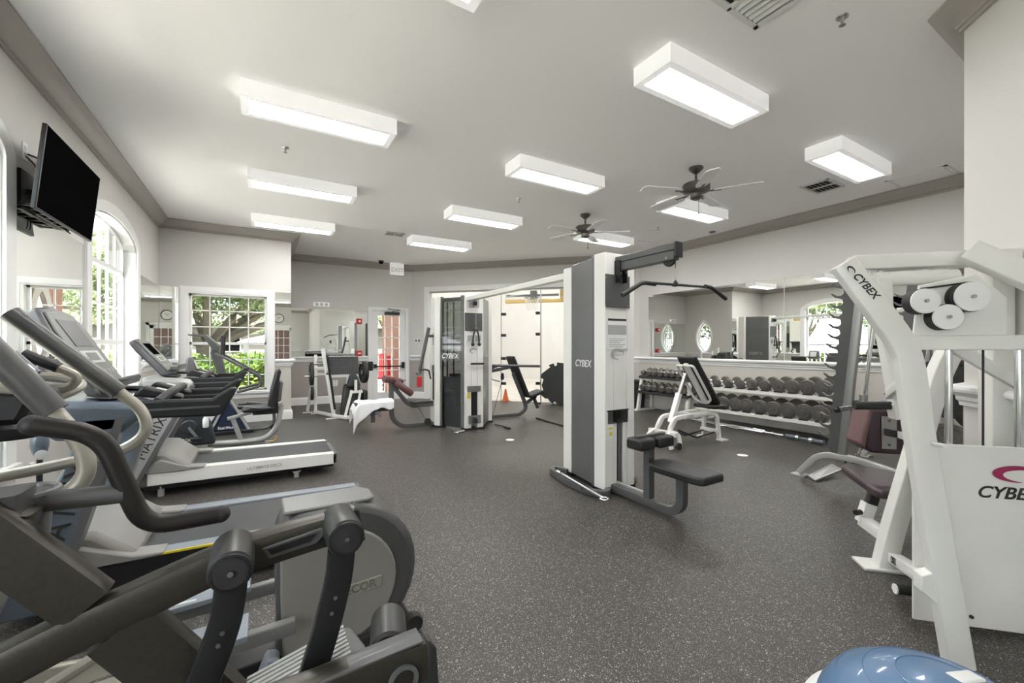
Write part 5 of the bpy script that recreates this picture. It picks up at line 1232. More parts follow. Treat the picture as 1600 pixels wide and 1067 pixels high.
# ================================================================ STEPPER / ELLIPTICAL in the alcove
yE = 7.15
t = thing('stepper', 'black arm-handled stepper with a blue triangular side panel in front of the square window', 'elliptical trainer', (-.4, yE, 0))
build('side_panel', G().prism([V((-.66, yE-.22, .06)), V((-.44, yE-.22, .46)), V((-.40, yE-.22, .46)), V((-.17, yE-.22, .04))], (0, .40, 0)), 'navy' if 'navy' in M else 'black', t, bev=.015)
text('lettering', 'StairMaster', .052, (-.40, yE-.223, .09), X, Z, 'paper', t, bold=.0008)
build('panel_edge', G().beam([V((-.60, yE-.235, .05)), V((-.40, yE-.235, .50))], .02, .03, Y).beam([V((-.385, yE-.235, .50)), V((-.15, yE-.235, .02))], .02, .03, Y), 'silver', t)
build('base', G().box((-.75, yE-.26, 0), (-.10, yE+.26, .05)), 'black_metal', t, bev=.01)
build('mast', G().prism([V((-.60, yE-.05, .45)), V((-.53, yE-.05, .80)), V((-.62, yE-.05, 1.10)), V((-.60, yE-.05, 1.2)), V((-.50, yE-.05, 1.12)), V((-.44, yE-.05, .85)), V((-.50, yE-.05, .45))], (0, .10, 0)), 'grey', t, bev=.02)
build('console', G().prism([V((-.85, yE-.16, 1.36)), V((-.66, yE-.16, 1.36)), V((-.50, yE-.16, 1.20)), V((-.52, yE-.16, 1.12)), V((-.60, yE-.16, 1.18)), V((-.68, yE-.16, 1.32)), V((-.85, yE-.16, 1.345))], (0, .32, 0)), 'grey', t, bev=.012)
for s in (-.27, .27):
    build('looped_handle', G().tube(fillet([V((-.55, yE+s*.5, 1.10)), V((-.46, yE+s, 1.06)), V((-.06, yE+s, .80)), V((-.01, yE+s, .72)), V((-.03, yE+s, .64)), V((-.30, yE+s, .57))], .07), .019, 10), 'grey', t)
    build('swing_arm', G().tube([V((-.48, yE+s*.8, 1.05)), V((-.47, yE+s*.8, 1.34))], .014, 8), 'black_metal', t)
    build('step', G().box((-.30, yE+s*.6-.08, .33), (.02, yE+s*.6+.08, .37)), 'black_metal', t, bev=.01)
build('rear_loop', G().tube(fillet([V((-.25, yE-.18, .03)), V((.08, yE-.18, .03)), V((.15, yE-.18, .12)), V((.14, yE-.18, .30))], .09), .02, 10), 'grey', t)
build('rear_wheel', G().lathe([(0, -.02), (.045, -.02), (.045, .02), (0, .02)], (.14, yE-.22, .046), (0, 1, 0)), 'rubber', t)
# ================================================================ ELLIPTICAL WITH DRUM (near window, second machine)
yD = 1.83
t = thing('elliptical_trainer', 'elliptical trainer with large grey drive drum at its rear and champagne swing handles', 'elliptical trainer', (0, yD, 0))
n_ = 26; sil = []
sil = [V((.075, 0, .03)), V((.045, 0, .10)), V((.04, 0, .35)), V((.045, 0, .50)), V((.065, 0, .555)), V((.12, 0, .575)), V((.26, 0, .58))]
cc, rr = V((.27, 0, .30)), .285
for i in range(0, 15):
    a = math.radians(85-150*i/14); sil.append(cc+V((rr*math.cos(a)*1.02, 0, rr*math.sin(a))))
sil.append(V((.22, 0, .03)))
build('drum_housing', G().prism([p+Y*(yD-.10) for p in sil], (0, .24, 0)), 'drum', t, bev=.03)
face = [V((.065, 0, .05)), V((.055, 0, .30)), V((.055, 0, .46)), V((.08, 0, .49)), V((.24, 0, .50))]
for i in range(0, 15):
    a = math.radians(85-150*i/14); face.append(V((.235, 0, .28))+V((.235*math.cos(a)*1.0, 0, .225*math.sin(a))))
face.append(V((.18, 0, .055)))
fc = build('side_face', G().prism([p+Y*(yD-.112) for p in face], (0, .02, 0)), 'putty', t, bev=.008)
build('top_cap', G().prism([V((.065, yD-.07, .575)), V((.36, yD-.07, .575)), V((.40, yD-.03, .567)), V((.40, yD+.07, .567)), V((.36, yD+.11, .575)), V((.065, yD+.11, .575))], (0, 0, .014)), 'cap', t, bev=.008)
bdg = build('name_plate', G().prism([V((.20, yD-.118, .235)), V((.41, yD-.118, .245)), V((.41, yD-.118, .29)), V((.20, yD-.118, .28))], (0, .006, 0)), 'beige', fc, bev=.003)
text('lettering', 'PRECOR', .044, (.305, yD-.1195, .2625), V((1, 0, .048)), Z, 'conface', t, bold=.0012)
build('rear_skirt', G().prism([V((.10, yD-.10, .0)), V((.50, yD-.10, .0)), V((.53, yD-.10, .09)), V((.38, yD-.10, .06)), V((.12, yD-.10, .045))], (0, .24, 0)), 'rubber', t, bev=.01)
build('rear_wheel', G().lathe([(0, -.02), (.035, -.02), (.04, -.012), (.04, .012), (.035, .02), (0, .02)], (.535, yD-.12, .06), (0, 1, 0)), 'rubber', t)
build('crank_cover', G().prism([V((-.03, yD-.20, .0)), V((.065, yD-.20, .0)), V((.06, yD-.20, .07)), V((.0, yD-.20, .085)), V((-.03, yD-.20, .05))], (0, .09, 0)).prism([V((-.02, yD-.19, .07)), V((.055, yD-.19, .06)), V((.05, yD-.19, .14)), V((.01, yD-.19, .15))], (0, .06, 0)), 'bluelt', t, bev=.012)
build('base_rail', G().box((-1.05, yD-.06, .0), (.10, yD+.06, .065)).box((-1.05, yD-.30, 0), (-.95, yD+.30, .06)), 'black_metal', t, bev=.008)
for s in (-1, 1):
    y_ = yD+s*.16
    build('pedal_arm', G().beam([V((.10, y_, .22)), V((-.22, y_, .205)), V((-.75, y_, .17))], .035, .05, Y), 'cap', t, bev=.004)
    pd = build('foot_pedal', G().prism([V((-.36, y_-.07, .235)), V((-.04, y_-.07, .25)), V((-.04, y_+.07, .25)), V((-.36, y_+.07, .235))], (0, 0, .02)).prism([V((-.36, y_-.07, .235)), V((-.34, y_-.07, .30)), V((-.34, y_+.07, .30)), V((-.36, y_+.07, .235))], (-.02, 0, 0)), 'bluelt', t, bev=.01)
    build('tread_ribs', G().box((-.32, y_-.055, .258), (-.10, y_-.04, .262)).box((-.32, y_-.01, .258), (-.10, y_+.005, .262)).box((-.32, y_+.035, .258), (-.10, y_+.05, .262)), 'lcd', pd)
for s, yy in ((-1, 1.50), (1, 2.15)):
    A = V((-.755, yy, 1.315)) if s > 0 else V((-.66, yy, 1.34)); B = V((-.47, yy, 1.025)) if s > 0 else V((-.45, yy, 1.035))
    build('hand_grip', G().tube([A, B], .030, 14), 'grey', t, label='charcoal padded grip')
    build('swing_handle', G().tube(fillet([B+(A-B)*.05, V((-.40, yy, .95)), V((-.385, yy, .86)), V((-.46, yy, .80)), V((-.70, yy, .76)), V((-.88, yy, .74)), V((-.90, yy, .55)), V((-.80, yy, .20))], .09), .020, 12), 'beige', t)
# ramp rails, champagne side plates
build('ramp_cover', G().prism([V((-1.0, 1.56, .20)), V((-.34, 1.56, .30)), V((-.34, 1.56, .345)), V((-1.0, 1.56, .43))], (0, .02, 0)).prism([V((-1.0, 1.50, .18)), V((-.30, 1.50, .26)), V((-.30, 1.50, .285)), V((-1.0, 1.50, .23))], (0, .08, 0)), 'beige', t, bev=.005)
build('front_mast', G().beam([V((-1.0, yD, .06)), V((-.92, yD, .60)), V((-.80, yD, 1.02))], .12, .09, Y), 'plgrey', t, bev=.015)
cs = build('console', G().prism([V((-.92, yD-.21, .98)), V((-.93, yD-.21, 1.06)), V((-.86, yD-.21, 1.36)), V((-.83, yD-.21, 1.36)), V((-.72, yD-.21, 1.0))], (0, .42, 0)), 'conface', t, bev=.02)
build('console_display', G().prism([V((-.80, yD-.14, 1.30)), V((-.745, yD-.14, 1.12)), V((-.745, yD+.14, 1.12)), V((-.80, yD+.14, 1.30))], (.006, 0, .002)), 'screen', cs)
build('fixed_grip', G().tube(fillet([V((-.82, yD-.12, 1.10)), V((-.62, yD-.20, 1.10)), V((-.52, yD-.19, 1.07)), V((-.60, yD-.10, 1.02)), V((-.78, yD-.06, 1.02))], .06), .016, 10), 'beige', t)
build('fixed_grip', G().tube(fillet([V((-.82, yD+.12, 1.10)), V((-.62, yD+.20, 1.10)), V((-.52, yD+.19, 1.07)), V((-.60, yD+.10, 1.02)), V((-.78, yD+.06, 1.02))], .06), .016, 10), 'beige', t)
ell = t
yA = .95
def A(u, v, y=yA): return PY(u, v, y)
build('chrome_tube', G().tube(fillet([A(-30, 560, 1.72), A(36, 578, 1.72), A(52, 612, 1.72), A(48, 640, 1.72)], .03), .026, 12), 'chrome', ell)
build('grip_sleeve', G().tube([A(4, 560, 1.78), A(42, 592, 1.78)], .036, 14), 'navy' if 'navy' in M else 'black', ell)
build('small_grip', G().tube([A(36, 553, 1.95), A(92, 575, 1.95)], .017, 12), 'black', ell)
build('small_loop', G().tube(fillet([A(92, 575, 1.95), A(124, 588, 1.95), A(112, 606, 1.95), A(60, 607, 1.95), A(-20, 604, 1.95)], .05), .013, 10), 'beige', ell)
build('console_base', G().prism([A(-60, 610, 1.62), A(42, 612, 1.62), A(48, 632, 1.62), A(30, 664, 1.62), A(-60, 668, 1.62)], (0, .22, 0)), 'black', ell, bev=.015)
build('console_foot', G().lathe([(0, -.02), (.065, -.02), (.07, -.01), (.07, .01), (.06, .02), (0, .02)], A(14, 672, 1.66)), 'black_metal', ell)
build('foot_cap', G().lathe([(0, -.026), (.02, -.026), (.02, -.02), (0, -.02)], A(14, 672, 1.66)), 'lcd', ell)
# ================================================================ FOREGROUND ARC TRAINER
t = thing('arc_trainer', 'foreground elliptical with worn bronze-grey crossed frame tubes and black hanging links', 'elliptical trainer', (-.1, .8, 0))
def cl(*p): return [A(*q) for q in p]
yT = 1.00
# main crossing tubes: long one rises to the rear pivots, the other falls from the front mast
long_ = [A(-260, 1200, yT), A(-20, 1055, yT), A(117, 984, yT), A(205, 943, yT), A(348, 876, yT), A(460, 840, yT), A(556, 812, yT)]
build('main_tube', G().beam(fillet(long_, .05), .055, .068, Y, r=.014), 'bronze', t)
build('cross_tube', G().beam([A(-60, 806, yT), A(138, 944, yT)], .05, .082, Y, r=.014), 'bronze', t)
build('cross_tube', G().beam([A(190, 975, yT), A(330, 1092, yT), A(470, 1230, yT)], .05, .105, Y, r=.014), 'bronze', t)
e = A(556, 812, yT)
build('tube_end_cap', G().prism([e+V((-.008, -.029, .034)), e+V((-.008, .029, .034)), e+V((.006, .029, -.040)), e+V((.006, -.029, -.040))], (.010, 0, 0)), 'rubber', t, bev=.004)
# slot recess on the main tube
sl = [A(408, 856, yT-.028), A(500, 824, yT-.028), A(516, 826, yT-.028), A(494, 848, yT-.028), A(420, 872, yT-.028)]
build('tube_inset', G().prism([p for p in sl], (0, -.006, 0)), 'grey', t, bev=.004)
sl2 = [A(418, 858, yT-.036), A(496, 832, yT-.036), A(484, 846, yT-.036), A(424, 866, yT-.036)]
build('inset_slot', G().prism([p for p in sl2], (0, -.002, 0)), 'dark', t)
# pivots
for (u, v) in ((362, 882), (537, 832)):
    c = A(u, v, yA-.02)
    pv = build('pivot_housing', G().lathe([(0, -.035), (.030, -.035), (.036, -.028), (.037, .075), (.030, .09), (0, .09)], c, (0, 1, 0), 28), 'softblack', t)
    build('pivot_cap', G().lathe([(.028, -.037), (.033, -.036), (.033, -.030), (.028, -.031)], c, (0, 1, 0), 28, True), 'black_metal', pv)
    build('pivot_disc', G().lathe([(0, -.0365), (.027, -.0365), (.027, -.03), (0, -.03)], c, (0, 1, 0), 24), 'rubber', pv)
    build('pivot_bolt', G().lathe([(0, -.041), (.005, -.041), (.006, -.036), (0, -.036)], c, (0, 1, 0), 10), 'chrome', pv)
yK = yA-.02
l1 = [A(362, 905, yK), A(356, 960, yK), A(336, 1020, yK), A(300, 1110, yK)]
l2 = [A(534, 858, yK), A(530, 900, yK), A(512, 975, yK), A(486, 1060, yK)]
for nm_, L in (('a', l1), ('b', l2)):
    k_ = build('hanging_link', G().beam(fillet(L, .10), .022, .052, Y, r=.004), 'black_metal', t)
    for q in (.40, .72):
        c = L[1]+(L[2]-L[1])*q; build('link_bolt', G().lathe([(0, -.013), (.004, -.013), (.004, -.010), (0, -.010)], c, (0, 1, 0), 8), 'steel', k_)
# near foot assembly
yF = .86
foot = [PY(385, 1110, yF), PY(500, 1062, yF), PY(655, 1004, yF), PY(672, 1000, yF)]
f1 = build('foot_beam', G().beam([PY(330, 1150, yF), PY(668, 1022, yF)], .05, .085, Y, r=.010), 'bronze', t)
build('foot_beam_cap', G().prism([PY(660, 990, yF)-Y*.028, PY(676, 1000, yF)-Y*.028, PY(680, 1064, yF)-Y*.028, PY(664, 1070, yF)-Y*.028], (0, .056, 0)), 'rubber', f1, bev=.006)
build('trim_ridge', G().beam([PY(400, 1095, yF), PY(655, 992, yF)], .05, .006, Y), 'grey', f1)
rc_ = PY(630, 1062, yF-.026)
build('round_boss', G().lathe([(.022, 0), (.030, 0), (.030, -.006), (.022, -.006)], rc_, (0, 1, 0), 24, True), 'plgrey', f1)
fpz = PY(500, 1040, yF+.08).z
p0 = PY(500, 1045, yF+.10)
plate_ = [V((p0.x-.15, yF+.035, fpz-.055)), V((p0.x+.075, yF+.035, fpz+.0)), V((p0.x+.085, yF+.07, fpz+.003)), V((p0.x+.07, yF+.15, fpz+.0)), V((p0.x+.04, yF+.17, fpz-.006)), V((p0.x-.15, yF+.17, fpz-.055))]
fp = build('foot_pedal', G().prism(plate_, (0, 0, .018)), 'plgrey', t, bev=.008)
dx_ = V((.225, 0, .055)).normalized()
for i in range(9): 
    c = V((p0.x-.13, yF+.048+.013*i, fpz-.030)); g = G().prism([c, c+dx_*.19, c+dx_*.19+Y*.008, c+Y*.008], (0, 0, .004)); build('tread_rib', g, 'label', fp)
build('roller', G().lathe([(0, -.06), (.034, -.06), (.040, -.052), (.040, .052), (.034, .06), (0, .06)], PY(607, 990, .98), (.25, 1, 0), 28), 'softblack', t)
# far-side twin rails of the same machine lower down
build('lower_rail', G().tube([A(50, 1090, 1.12), A(175, 1010, 1.12)], .012, 10), 'beige', t)
build('floor_beam', G().box((-.9, .62, 0), (.36, .72, .06)).box((.26, .42, 0), (.34, 1.0, .05)).box((-.9, .42, 0), (-.82, 1.0, .05)), 'bronze', t, bev=.006)
build('frame_upright', G().beam([V((.16, .78, .06)), A(470, 1190, yT)], .05, .07, X), 'bronze', t, bev=.004)
build('frame_upright', G().beam([V((-.62, .90, .06)), A(-150, 1145, yT)], .05, .07, X), 'bronze', t, bev=.004)
# front mast and handlebars
yH = 1.08
build('front_mast', G().beam([A(-40, 905, yH-.04), A(15, 790, yH-.04)], .085, .075, Y, r=.01), 'bronze', t)
build('mast_sleeve', G().beam([A(8, 850, yH-.04), A(8, 768, yH-.04)], .08, .055, Y, r=.012), 'grey', t)
build('cross_handle', G().tube([A(20, 789, yH), A(196, 770, yH)], .0185, 14), 'grey', t)
hb = [A(50, 664, yH), A(86, 668, yH), A(150, 686, yH), A(176, 722, yH), A(205, 785, yH), A(238, 818, yH), A(345, 803, yH)]
build('handlebar', G().tube(fillet([hb[0], A(158, 678, yH), A(226, 824, yH), hb[6]], .045, 8), .0175, 16), 'handle' if 'handle' in M else 'bronze', t)
build('handle_end', G().sph(hb[6], .0178).sph(hb[0], .0178), 'rubber', t)
build('cup_holder', G().tube([A(28, 772, yH+.02)+V((.05*math.cos(a), .05*math.sin(a), 0)) for a in [i*math.pi/10 for i in range(20)]], .007, 8, closed=True).lathe([(.045, 0), (.040, -.08), (0, -.08)], A(28, 772, yH+.02)), 'plgrey', t)
# fan hanging beside the left wall behind the handles
p = PX(62, 700, -1.12)
t = thing('spare_saddle', 'slate blue oval pad on a dark stem by the left wall outlets', 'pad', (p.x, p.y, 0))
build('pad', G().sph((p.x, p.y, p.z+.03), .07, (.55, .8, 1.25)), 'blue', t)
build('pad_dial', G().lathe([(0, 0), (.025, 0), (.028, .008), (0, .012)], (p.x+.02, p.y-.05, p.z-.03), (.5, -.86, 0)), 'lcd', t)
build('stem', G().tube([(p.x, p.y, p.z-.04), (p.x-.01, p.y+.02, .03)], .014, 8), 'black_metal', t)
build('stem_base', G().lathe([(0, 0), (.09, 0), (.085, .02), (.02, .03), (0, .03)], (p.x-.01, p.y+.02, 0)), 'black_metal', t)
# ================================================================ DUMBBELLS AND RACKS
XR = 6.05
t = thing('dumbbell_rack', 'long white two-shelf dumbbell rack along the mirrored wall holding round dumbbells', 'dumbbell rack', (6.2, 3.35, 0))
y0r, y1r = 2.42, 4.30
for nm_, z, x0 in (('upper_shelf', .575, 6.00), ('lower_shelf', .255, 5.93)):
    s_ = build(nm_, G().prism([V((x0, y0r, z-.05)), V((x0+.02, y0r, z-.05)), V((x0+.30, y0r, z+.035)), V((x0+.30, y0r, z+.055)), V((x0+.02, y0r, z)), V((x0, y0r, z))], (0, y1r-y0r, 0)), 'white', t, bev=.003)
for yy in (2.42, 4.22): build('post', G().prism([V((6.02, yy, .02)), V((6.10, yy, .02)), V((6.34, yy, .66)), V((6.30, yy, .66))], (0, .06, 0)).box((5.95, yy, 0), (6.46, yy+.06, .05)), 'white', t, bev=.004)
build('curved_end_post', G().tube(fillet([V((6.04, 4.36, .78)), V((6.0, 4.36, .70)), V((6.10, 4.36, .55)), V((6.08, 4.36, .40))], .08), .022, 10), 'white', t)
build('end_clamp', G().box((6.0, 4.33, .78), (6.08, 4.40, .83)), 'black_metal', t, bev=.01)
build('base_panel', G().box((6.34, y0r, .04), (6.37, y1r, .20)), 'white', t)
rdd = random.Random(4)
def round_db(r, hl):
    """round dumbbell about the origin, axis along x (toward the wall)"""
    root = thing('round_dumbbell', 'x', 'dumbbell', (0, 0, 0))
    for s in (-1, 1):
        c = V((s*.085, 0, 0)); n = 3; pr = [(0, -.0)]
        prof = [(.012, s*.080), (r*.92, s*.080), (r, s*.088), (r, s*.122), (r*.93, s*.130), (r*.72, s*.130), (r*.68, s*.140), (r*.30, s*.140), (r*.26, s*.150), (0, s*.150)]
        h = build('head', G().lathe(prof, (0, 0, 0), (1, 0, 0), 24), 'iron', root)
        build('end_ring', G().lathe([(r*.36, s*.1412), (r*.60, s*.1412)], (0, 0, 0), (1, 0, 0), 20, True), 'plgrey', h)
    build('handle', G().lathe([(.014, -.085), (.018, 0), (.014, .085)], (0, 0, 0), (1, 0, 0), 12), 'chrome', root)
    return root
ordn = ['first', 'second', 'third', 'fourth', 'fifth', 'sixth', 'seventh', 'eighth', 'ninth', 'tenth', 'eleventh']
protos = {}
def place_round(r, y, z, x, label, group):
    key = round(r, 3)
    if key not in protos: protos[key] = round_db(r, .1); o = protos[key]
    else: o = copy_tree(protos[key])
    o.location = (x, y, z); o.rotation_euler = (rdd.uniform(0, 6.28) if False else 0, -.16, rdd.uniform(-.03, .03)); tag(o, label, 'dumbbell', group)
U = [4.176, 3.991, 3.805, 3.622, 3.449, 3.27, 3.092, 2.916, 2.738, 2.555]; UR = [.062, .062, .064, .066, .078, .080, .088, .090, .098, .103]
for i, (y, r) in enumerate(zip(U, UR)): place_round(r, y, .565+r+.028, 6.13, 'round black dumbbell on the upper shelf of the white rack, %s from the left' % ordn[i], 'round dumbbells on the upper rack shelf')
Ld = [4.185, 4.02, 3.845, 3.66, 3.486, 3.305, 3.12, 2.935, 2.75, 2.565]; LR = [.095, .095, .095, .097, .098, .10, .10, .103, .105, .108]
for i, (y, r) in enumerate(zip(Ld, LR)): place_round(r, y, .245+r+.028, 6.07, 'round black dumbbell on the lower shelf of the white rack, %s from the left' % ordn[i], 'round dumbbells on the lower rack shelf')
for k_, (lst, rr_, x0, z0) in enumerate(((U, UR, 6.0, .575), (Ld, LR, 5.93, .255))):
    for y in lst: build('saddle', G().prism([V((x0-.005, y-.05, z0+.0)), V((x0+.10, y-.05, z0+.022)), V((x0+.10, y-.05, z0+.03)), V((x0-.005, y-.05, z0+.012))], (0, .10, 0)), 'black_metal', t)
# hexagonal dumbbells
t2 = thing('dumbbell_rack', 'shorter rack with white legs and black shelves holding hexagonal dumbbells', 'dumbbell rack', (6.25, 5.1, 0))
y0h, y1h = 4.50, 5.62
for nm_, z, x0 in (('upper_shelf', .645, 6.08), ('lower_shelf', .375, 6.0)):
    build(nm_, G().prism([V((x0, y0h, z-.03)), V((x0+.01, y0h, z-.04)), V((x0+.28, y0h, z+.03)), V((x0+.28, y0h, z+.05)), V((x0+.01, y0h, z))], (0, y1h-y0h, 0)), 'black_metal', t2, bev=.003)
for yy in (4.52, 5.56): build('leg', G().prism([V((6.0, yy, .03)), V((6.06, yy, .03)), V((6.16, yy, .62)), V((6.11, yy, .62))], (0, .05, 0)).box((5.97, yy-.01, 0), (6.45, yy+.06, .035)).prism([V((6.38, yy, .03)), V((6.43, yy, .03)), V((6.40, yy, .66)), V((6.36, yy, .66))], (0, .05, 0)), 'white', t2, bev=.004)
build('back_panel', G().box((6.42, y0h+.05, .06), (6.44, y1h-.05, .28)), 'white', t2)
def hex_db(r):
    root = thing('hex_dumbbell', 'x', 'dumbbell', (0, 0, 0))
    for s in (-1, 1):
        vs = []
        for (rr2, x) in ((r*.62, s*.045), (r, s*.062), (r, s*.105), (r*.72, s*.125)):
            vs.append((rr2, x))
        vs = [(0, s*.045)]+vs+[(0, s*.125)]
        build('head', G().lathe(vs, (0, 0, 0), (1, 0, 0), 6), 'iron', root, smooth=False)
    build('handle', G().lathe([(.013, -.05), (.016, 0), (.013, .05)], (0, 0, 0), (1, 0, 0), 10), 'chrome', root)
    return root
hx = {}
def place_hex(r, x, y, z, rot, label, group):
    if r not in hx: hx[r] = hex_db(r); o = hx[r]
    else: o = copy_tree(hx[r])
    o.location = (x, y, z); o.rotation_euler = (0, -.2 if z > .1 else 0, rot); tag(o, label, 'dumbbell', group)
for i in range(8): place_hex(.058 if i else .054, 6.20, 5.53-.132*i, .645+.03+.055, .12*math.sin(i*2.1), 'hexagonal black dumbbell on the upper black shelf, %s from the left' % ordn[i], 'hexagonal dumbbells on the upper shelf')
for i in range(7): place_hex(.066, 6.13, 5.50-.150*i, .375+.03+.062, .15*math.sin(i*1.7+1), 'hexagonal black dumbbell on the lower black shelf, %s from the left' % ordn[i], 'hexagonal dumbbells on the lower shelf')
for i, (y, x, rt) in enumerate(((5.05, 6.22, .5), (4.74, 6.16, 2.3), (4.60, 6.24, .2))): place_hex(.042, x, y, .040, rt, 'small hexagonal dumbbell on the floor under the black-shelved rack, %s from the left' % ordn[i], 'hexagonal dumbbells on the floor')
# trash bag bin
t = thing('waste_bin', 'dark bin lined with a black bag between the glass wall and the dumbbell racks', 'bin', (6.28, 5.86, 0))
build('bin_body', G().lathe([(0, .0), (.12, .0), (.15, .50), (.15, .52), (0, .52)], (6.32, 5.86, 0), n=20), 'rubber', t)
build('bag_liner', G().lathe([(.155, .36), (.165, .40), (.155, .46), (.165, .525), (.145, .54), (.12, .50)], (6.32, 5.86, 0), n=14), 'black', t)
# bars on the floor under the rack
def bar(name, a, b, r, m, label, cat, extra=None):
    t = thing(name, label, cat, (V(a)+V(b))/2); build('shaft', G().cyl(a, b, r, 10), m, t)
    d = (V(b)-V(a)).normalized()
    for q in ((V(a), d), (V(b), -d)): build('collar', G().cyl(q[0]+q[1]*.12, q[0]+q[1]*.16, r*1.8, 12), 'chrome', t); build('sleeve', G().cyl(q[0], q[0]+q[1]*.12, r*1.35, 12), extra or 'chrome', t)
bar('barbell', (5.93, 4.45, .03), (5.88, 2.95, .03), .014, 'chrome', 'straight chrome barbell on the floor along the front of the white rack', 'barbell')
bar('barbell', (6.02, 4.30, .028), (5.99, 3.25, .028), .012, 'steel', 'shorter steel bar on the floor behind the straight chrome barbell', 'barbell')
t = thing('curl_bar', 'wavy chrome curl bar on the floor in front of the white dumbbell rack', 'barbell', (5.82, 3.6, .03))
build('shaft', G().tube(fillet([V((5.86, 4.2, .03)), V((5.86, 3.95, .03)), V((5.80, 3.85, .03)), V((5.87, 3.72, .03)), V((5.80, 3.58, .03)), V((5.85, 3.48, .03)), V((5.84, 3.2, .03))], .04), .013, 10), 'chrome', t)
bar('barbell', (5.88, 2.92, .035), (5.85, 2.48, .035), .02, 'blue', 'short bar with blue grip sleeves on the floor at the right of the rack', 'barbell', 'blue')
# ================================================================ ADJUSTABLE BENCH
yb = 3.42
t = thing('adjustable_bench', 'white adjustable incline bench with upright black back pad in front of the dumbbell racks', 'exercise bench', (4.6, yb, 0))
def Bq(u, v, y): return PY(u, v, y)
for s in (-1, 1):
    y_ = yb+s*.09
    build('frame_rail', G().beam(fillet([V((4.17, y_+s*.10, .03)), V((4.20, y_+s*.06, .17)), V((4.10, y_, .20)), V((4.20, y_, .34)), V((4.32, y_, .35)), V((4.90, y_, .36)), V((5.02, y_, .32)), V((5.04, y_+s*.02, .02))], .09), .035, .05, Y), 'white', t, bev=.003)
    build('front_hoop', G().beam(fillet([V((4.03, y_+s*.10, .02)), V((4.02, y_+s*.06, .14)), V((4.12, y_, .20)), V((4.22, y_, .33))], .08), .035, .045, Y), 'white', t, bev=.003)
    build('foot_plate', G().box((5.0, y_+s*.05-.05, 0), (5.12, y_+s*.05+.05, .015)), 'white', t)
build('cross_member', G().box((4.08, yb-.20, .15), (4.14, yb+.20, .20)).box((4.98, yb-.12, .10), (5.03, yb+.12, .14)).box((4.55, yb-.09, .33), (4.60, yb+.09, .37)).box((4.90, yb-.09, .33), (4.95, yb+.09, .37)), 'white', t, bev=.003)
wh = V((4.14, yb-.20, .045)); build('wheel', G().lathe([(0, -.015), (.04, -.015), (.04, .015), (0, .015)], wh, (0, 1, 0)), 'rubber', t)
build('wheel', G().lathe([(0, -.015), (.04, -.015), (.04, .015), (0, .015)], wh+Y*.40, (0, 1, 0)), 'rubber', t)
build('rack_rod', G().tube([(4.28, yb-.08, .20), (4.62, yb-.08, .07), (4.98, yb-.08, .10)], .012, 8).tube([(4.28, yb+.08, .20), (4.62, yb+.08, .07), (4.98, yb+.08, .10)], .012, 8), 'black_metal', t)
build('adjuster_post', G().beam([V((4.25, yb, .28)), V((4.40, yb, .62))], .06, .06, Y), 'white', t, bev=.004)
build('adjuster_slide', G().beam([V((4.39, yb, .58)), V((4.53, yb, .86))], .04, .04, Y), 'steel', t)
a, b = V((4.50, yb, 1.0)), V((4.98, yb, .40)); d = (b-a).normalized(); nn = V((-d.z, 0, d.x)); nn = nn if nn.x > 0 else -nn
build('back_spine', G().beam([a+d*.03-nn*.0, b-nn*.0], .06, .05, Y), 'white', t, bev=.004)
mx = Matrix((d, V((0, 1, 0)), d.cross(V((0, 1, 0))))).transposed()
build('back_pad', G().cbox((a+b)/2+nn*.075-d*.02, (.80, .26, .06), mx), 'black', t, bev=.02)
for s in (-1, 1): build('carry_loop', G().tube(fillet([a+d*.04+Y*s*.03-nn*.02, a+d*.03+Y*s*.12-nn*.02, a+d*.60+Y*s*.12-nn*.02, a+d*.66+Y*s*.03-nn*.02], .06), .016, 10), 'white', t)
build('seat_pad', G().cbox((5.02, yb, .425), (.30, .30, .05), Matrix.Rotation(.06, 3, 'Y')), 'black', t, bev=.018)
text('lettering', 'CYBEX', .04, (4.47, yb-.09-.0205, .352), X, Z, 'label', t, bold=.0005, shear=.25)
# ================================================================ SMITH MACHINE
xl, xr = 4.30, 5.66
t = thing('smith_machine', 'barbell rack machine with charcoal toothed uprights and silver guide rods by the mirror', 'smith machine', (5.0, 1.6, 0))
def tooth_plate(x):
    bot, top = V((x, 1.735, .27)), V((x, 1.60, 1.86)); d = (top-bot); L = d.length; d = d.normalized(); f = V((0, 1, 0)); f = (f-d*f.dot(d)).normalized()
    pts = [bot-f*.06, bot+f*.03, bot+d*.06+f*.065]; n = 16; st = (L-.20)/n
    for i in range(n):
        q = bot+d*(.10+st*i)
        pts += [q+f*.055, q+f*.060+d*.012, q+f*.115+d*.026, q+f*.150+d*.058, q+f*.142+d*.062, q+f*.105+d*.040, q+f*.070+d*.042, q+f*.052+d*.060, q+f*.052+d*(st*.85)]
    pts += [top-d*.02+f*.05, top+f*.02, top-f*.06]
    return [p for p in pts]
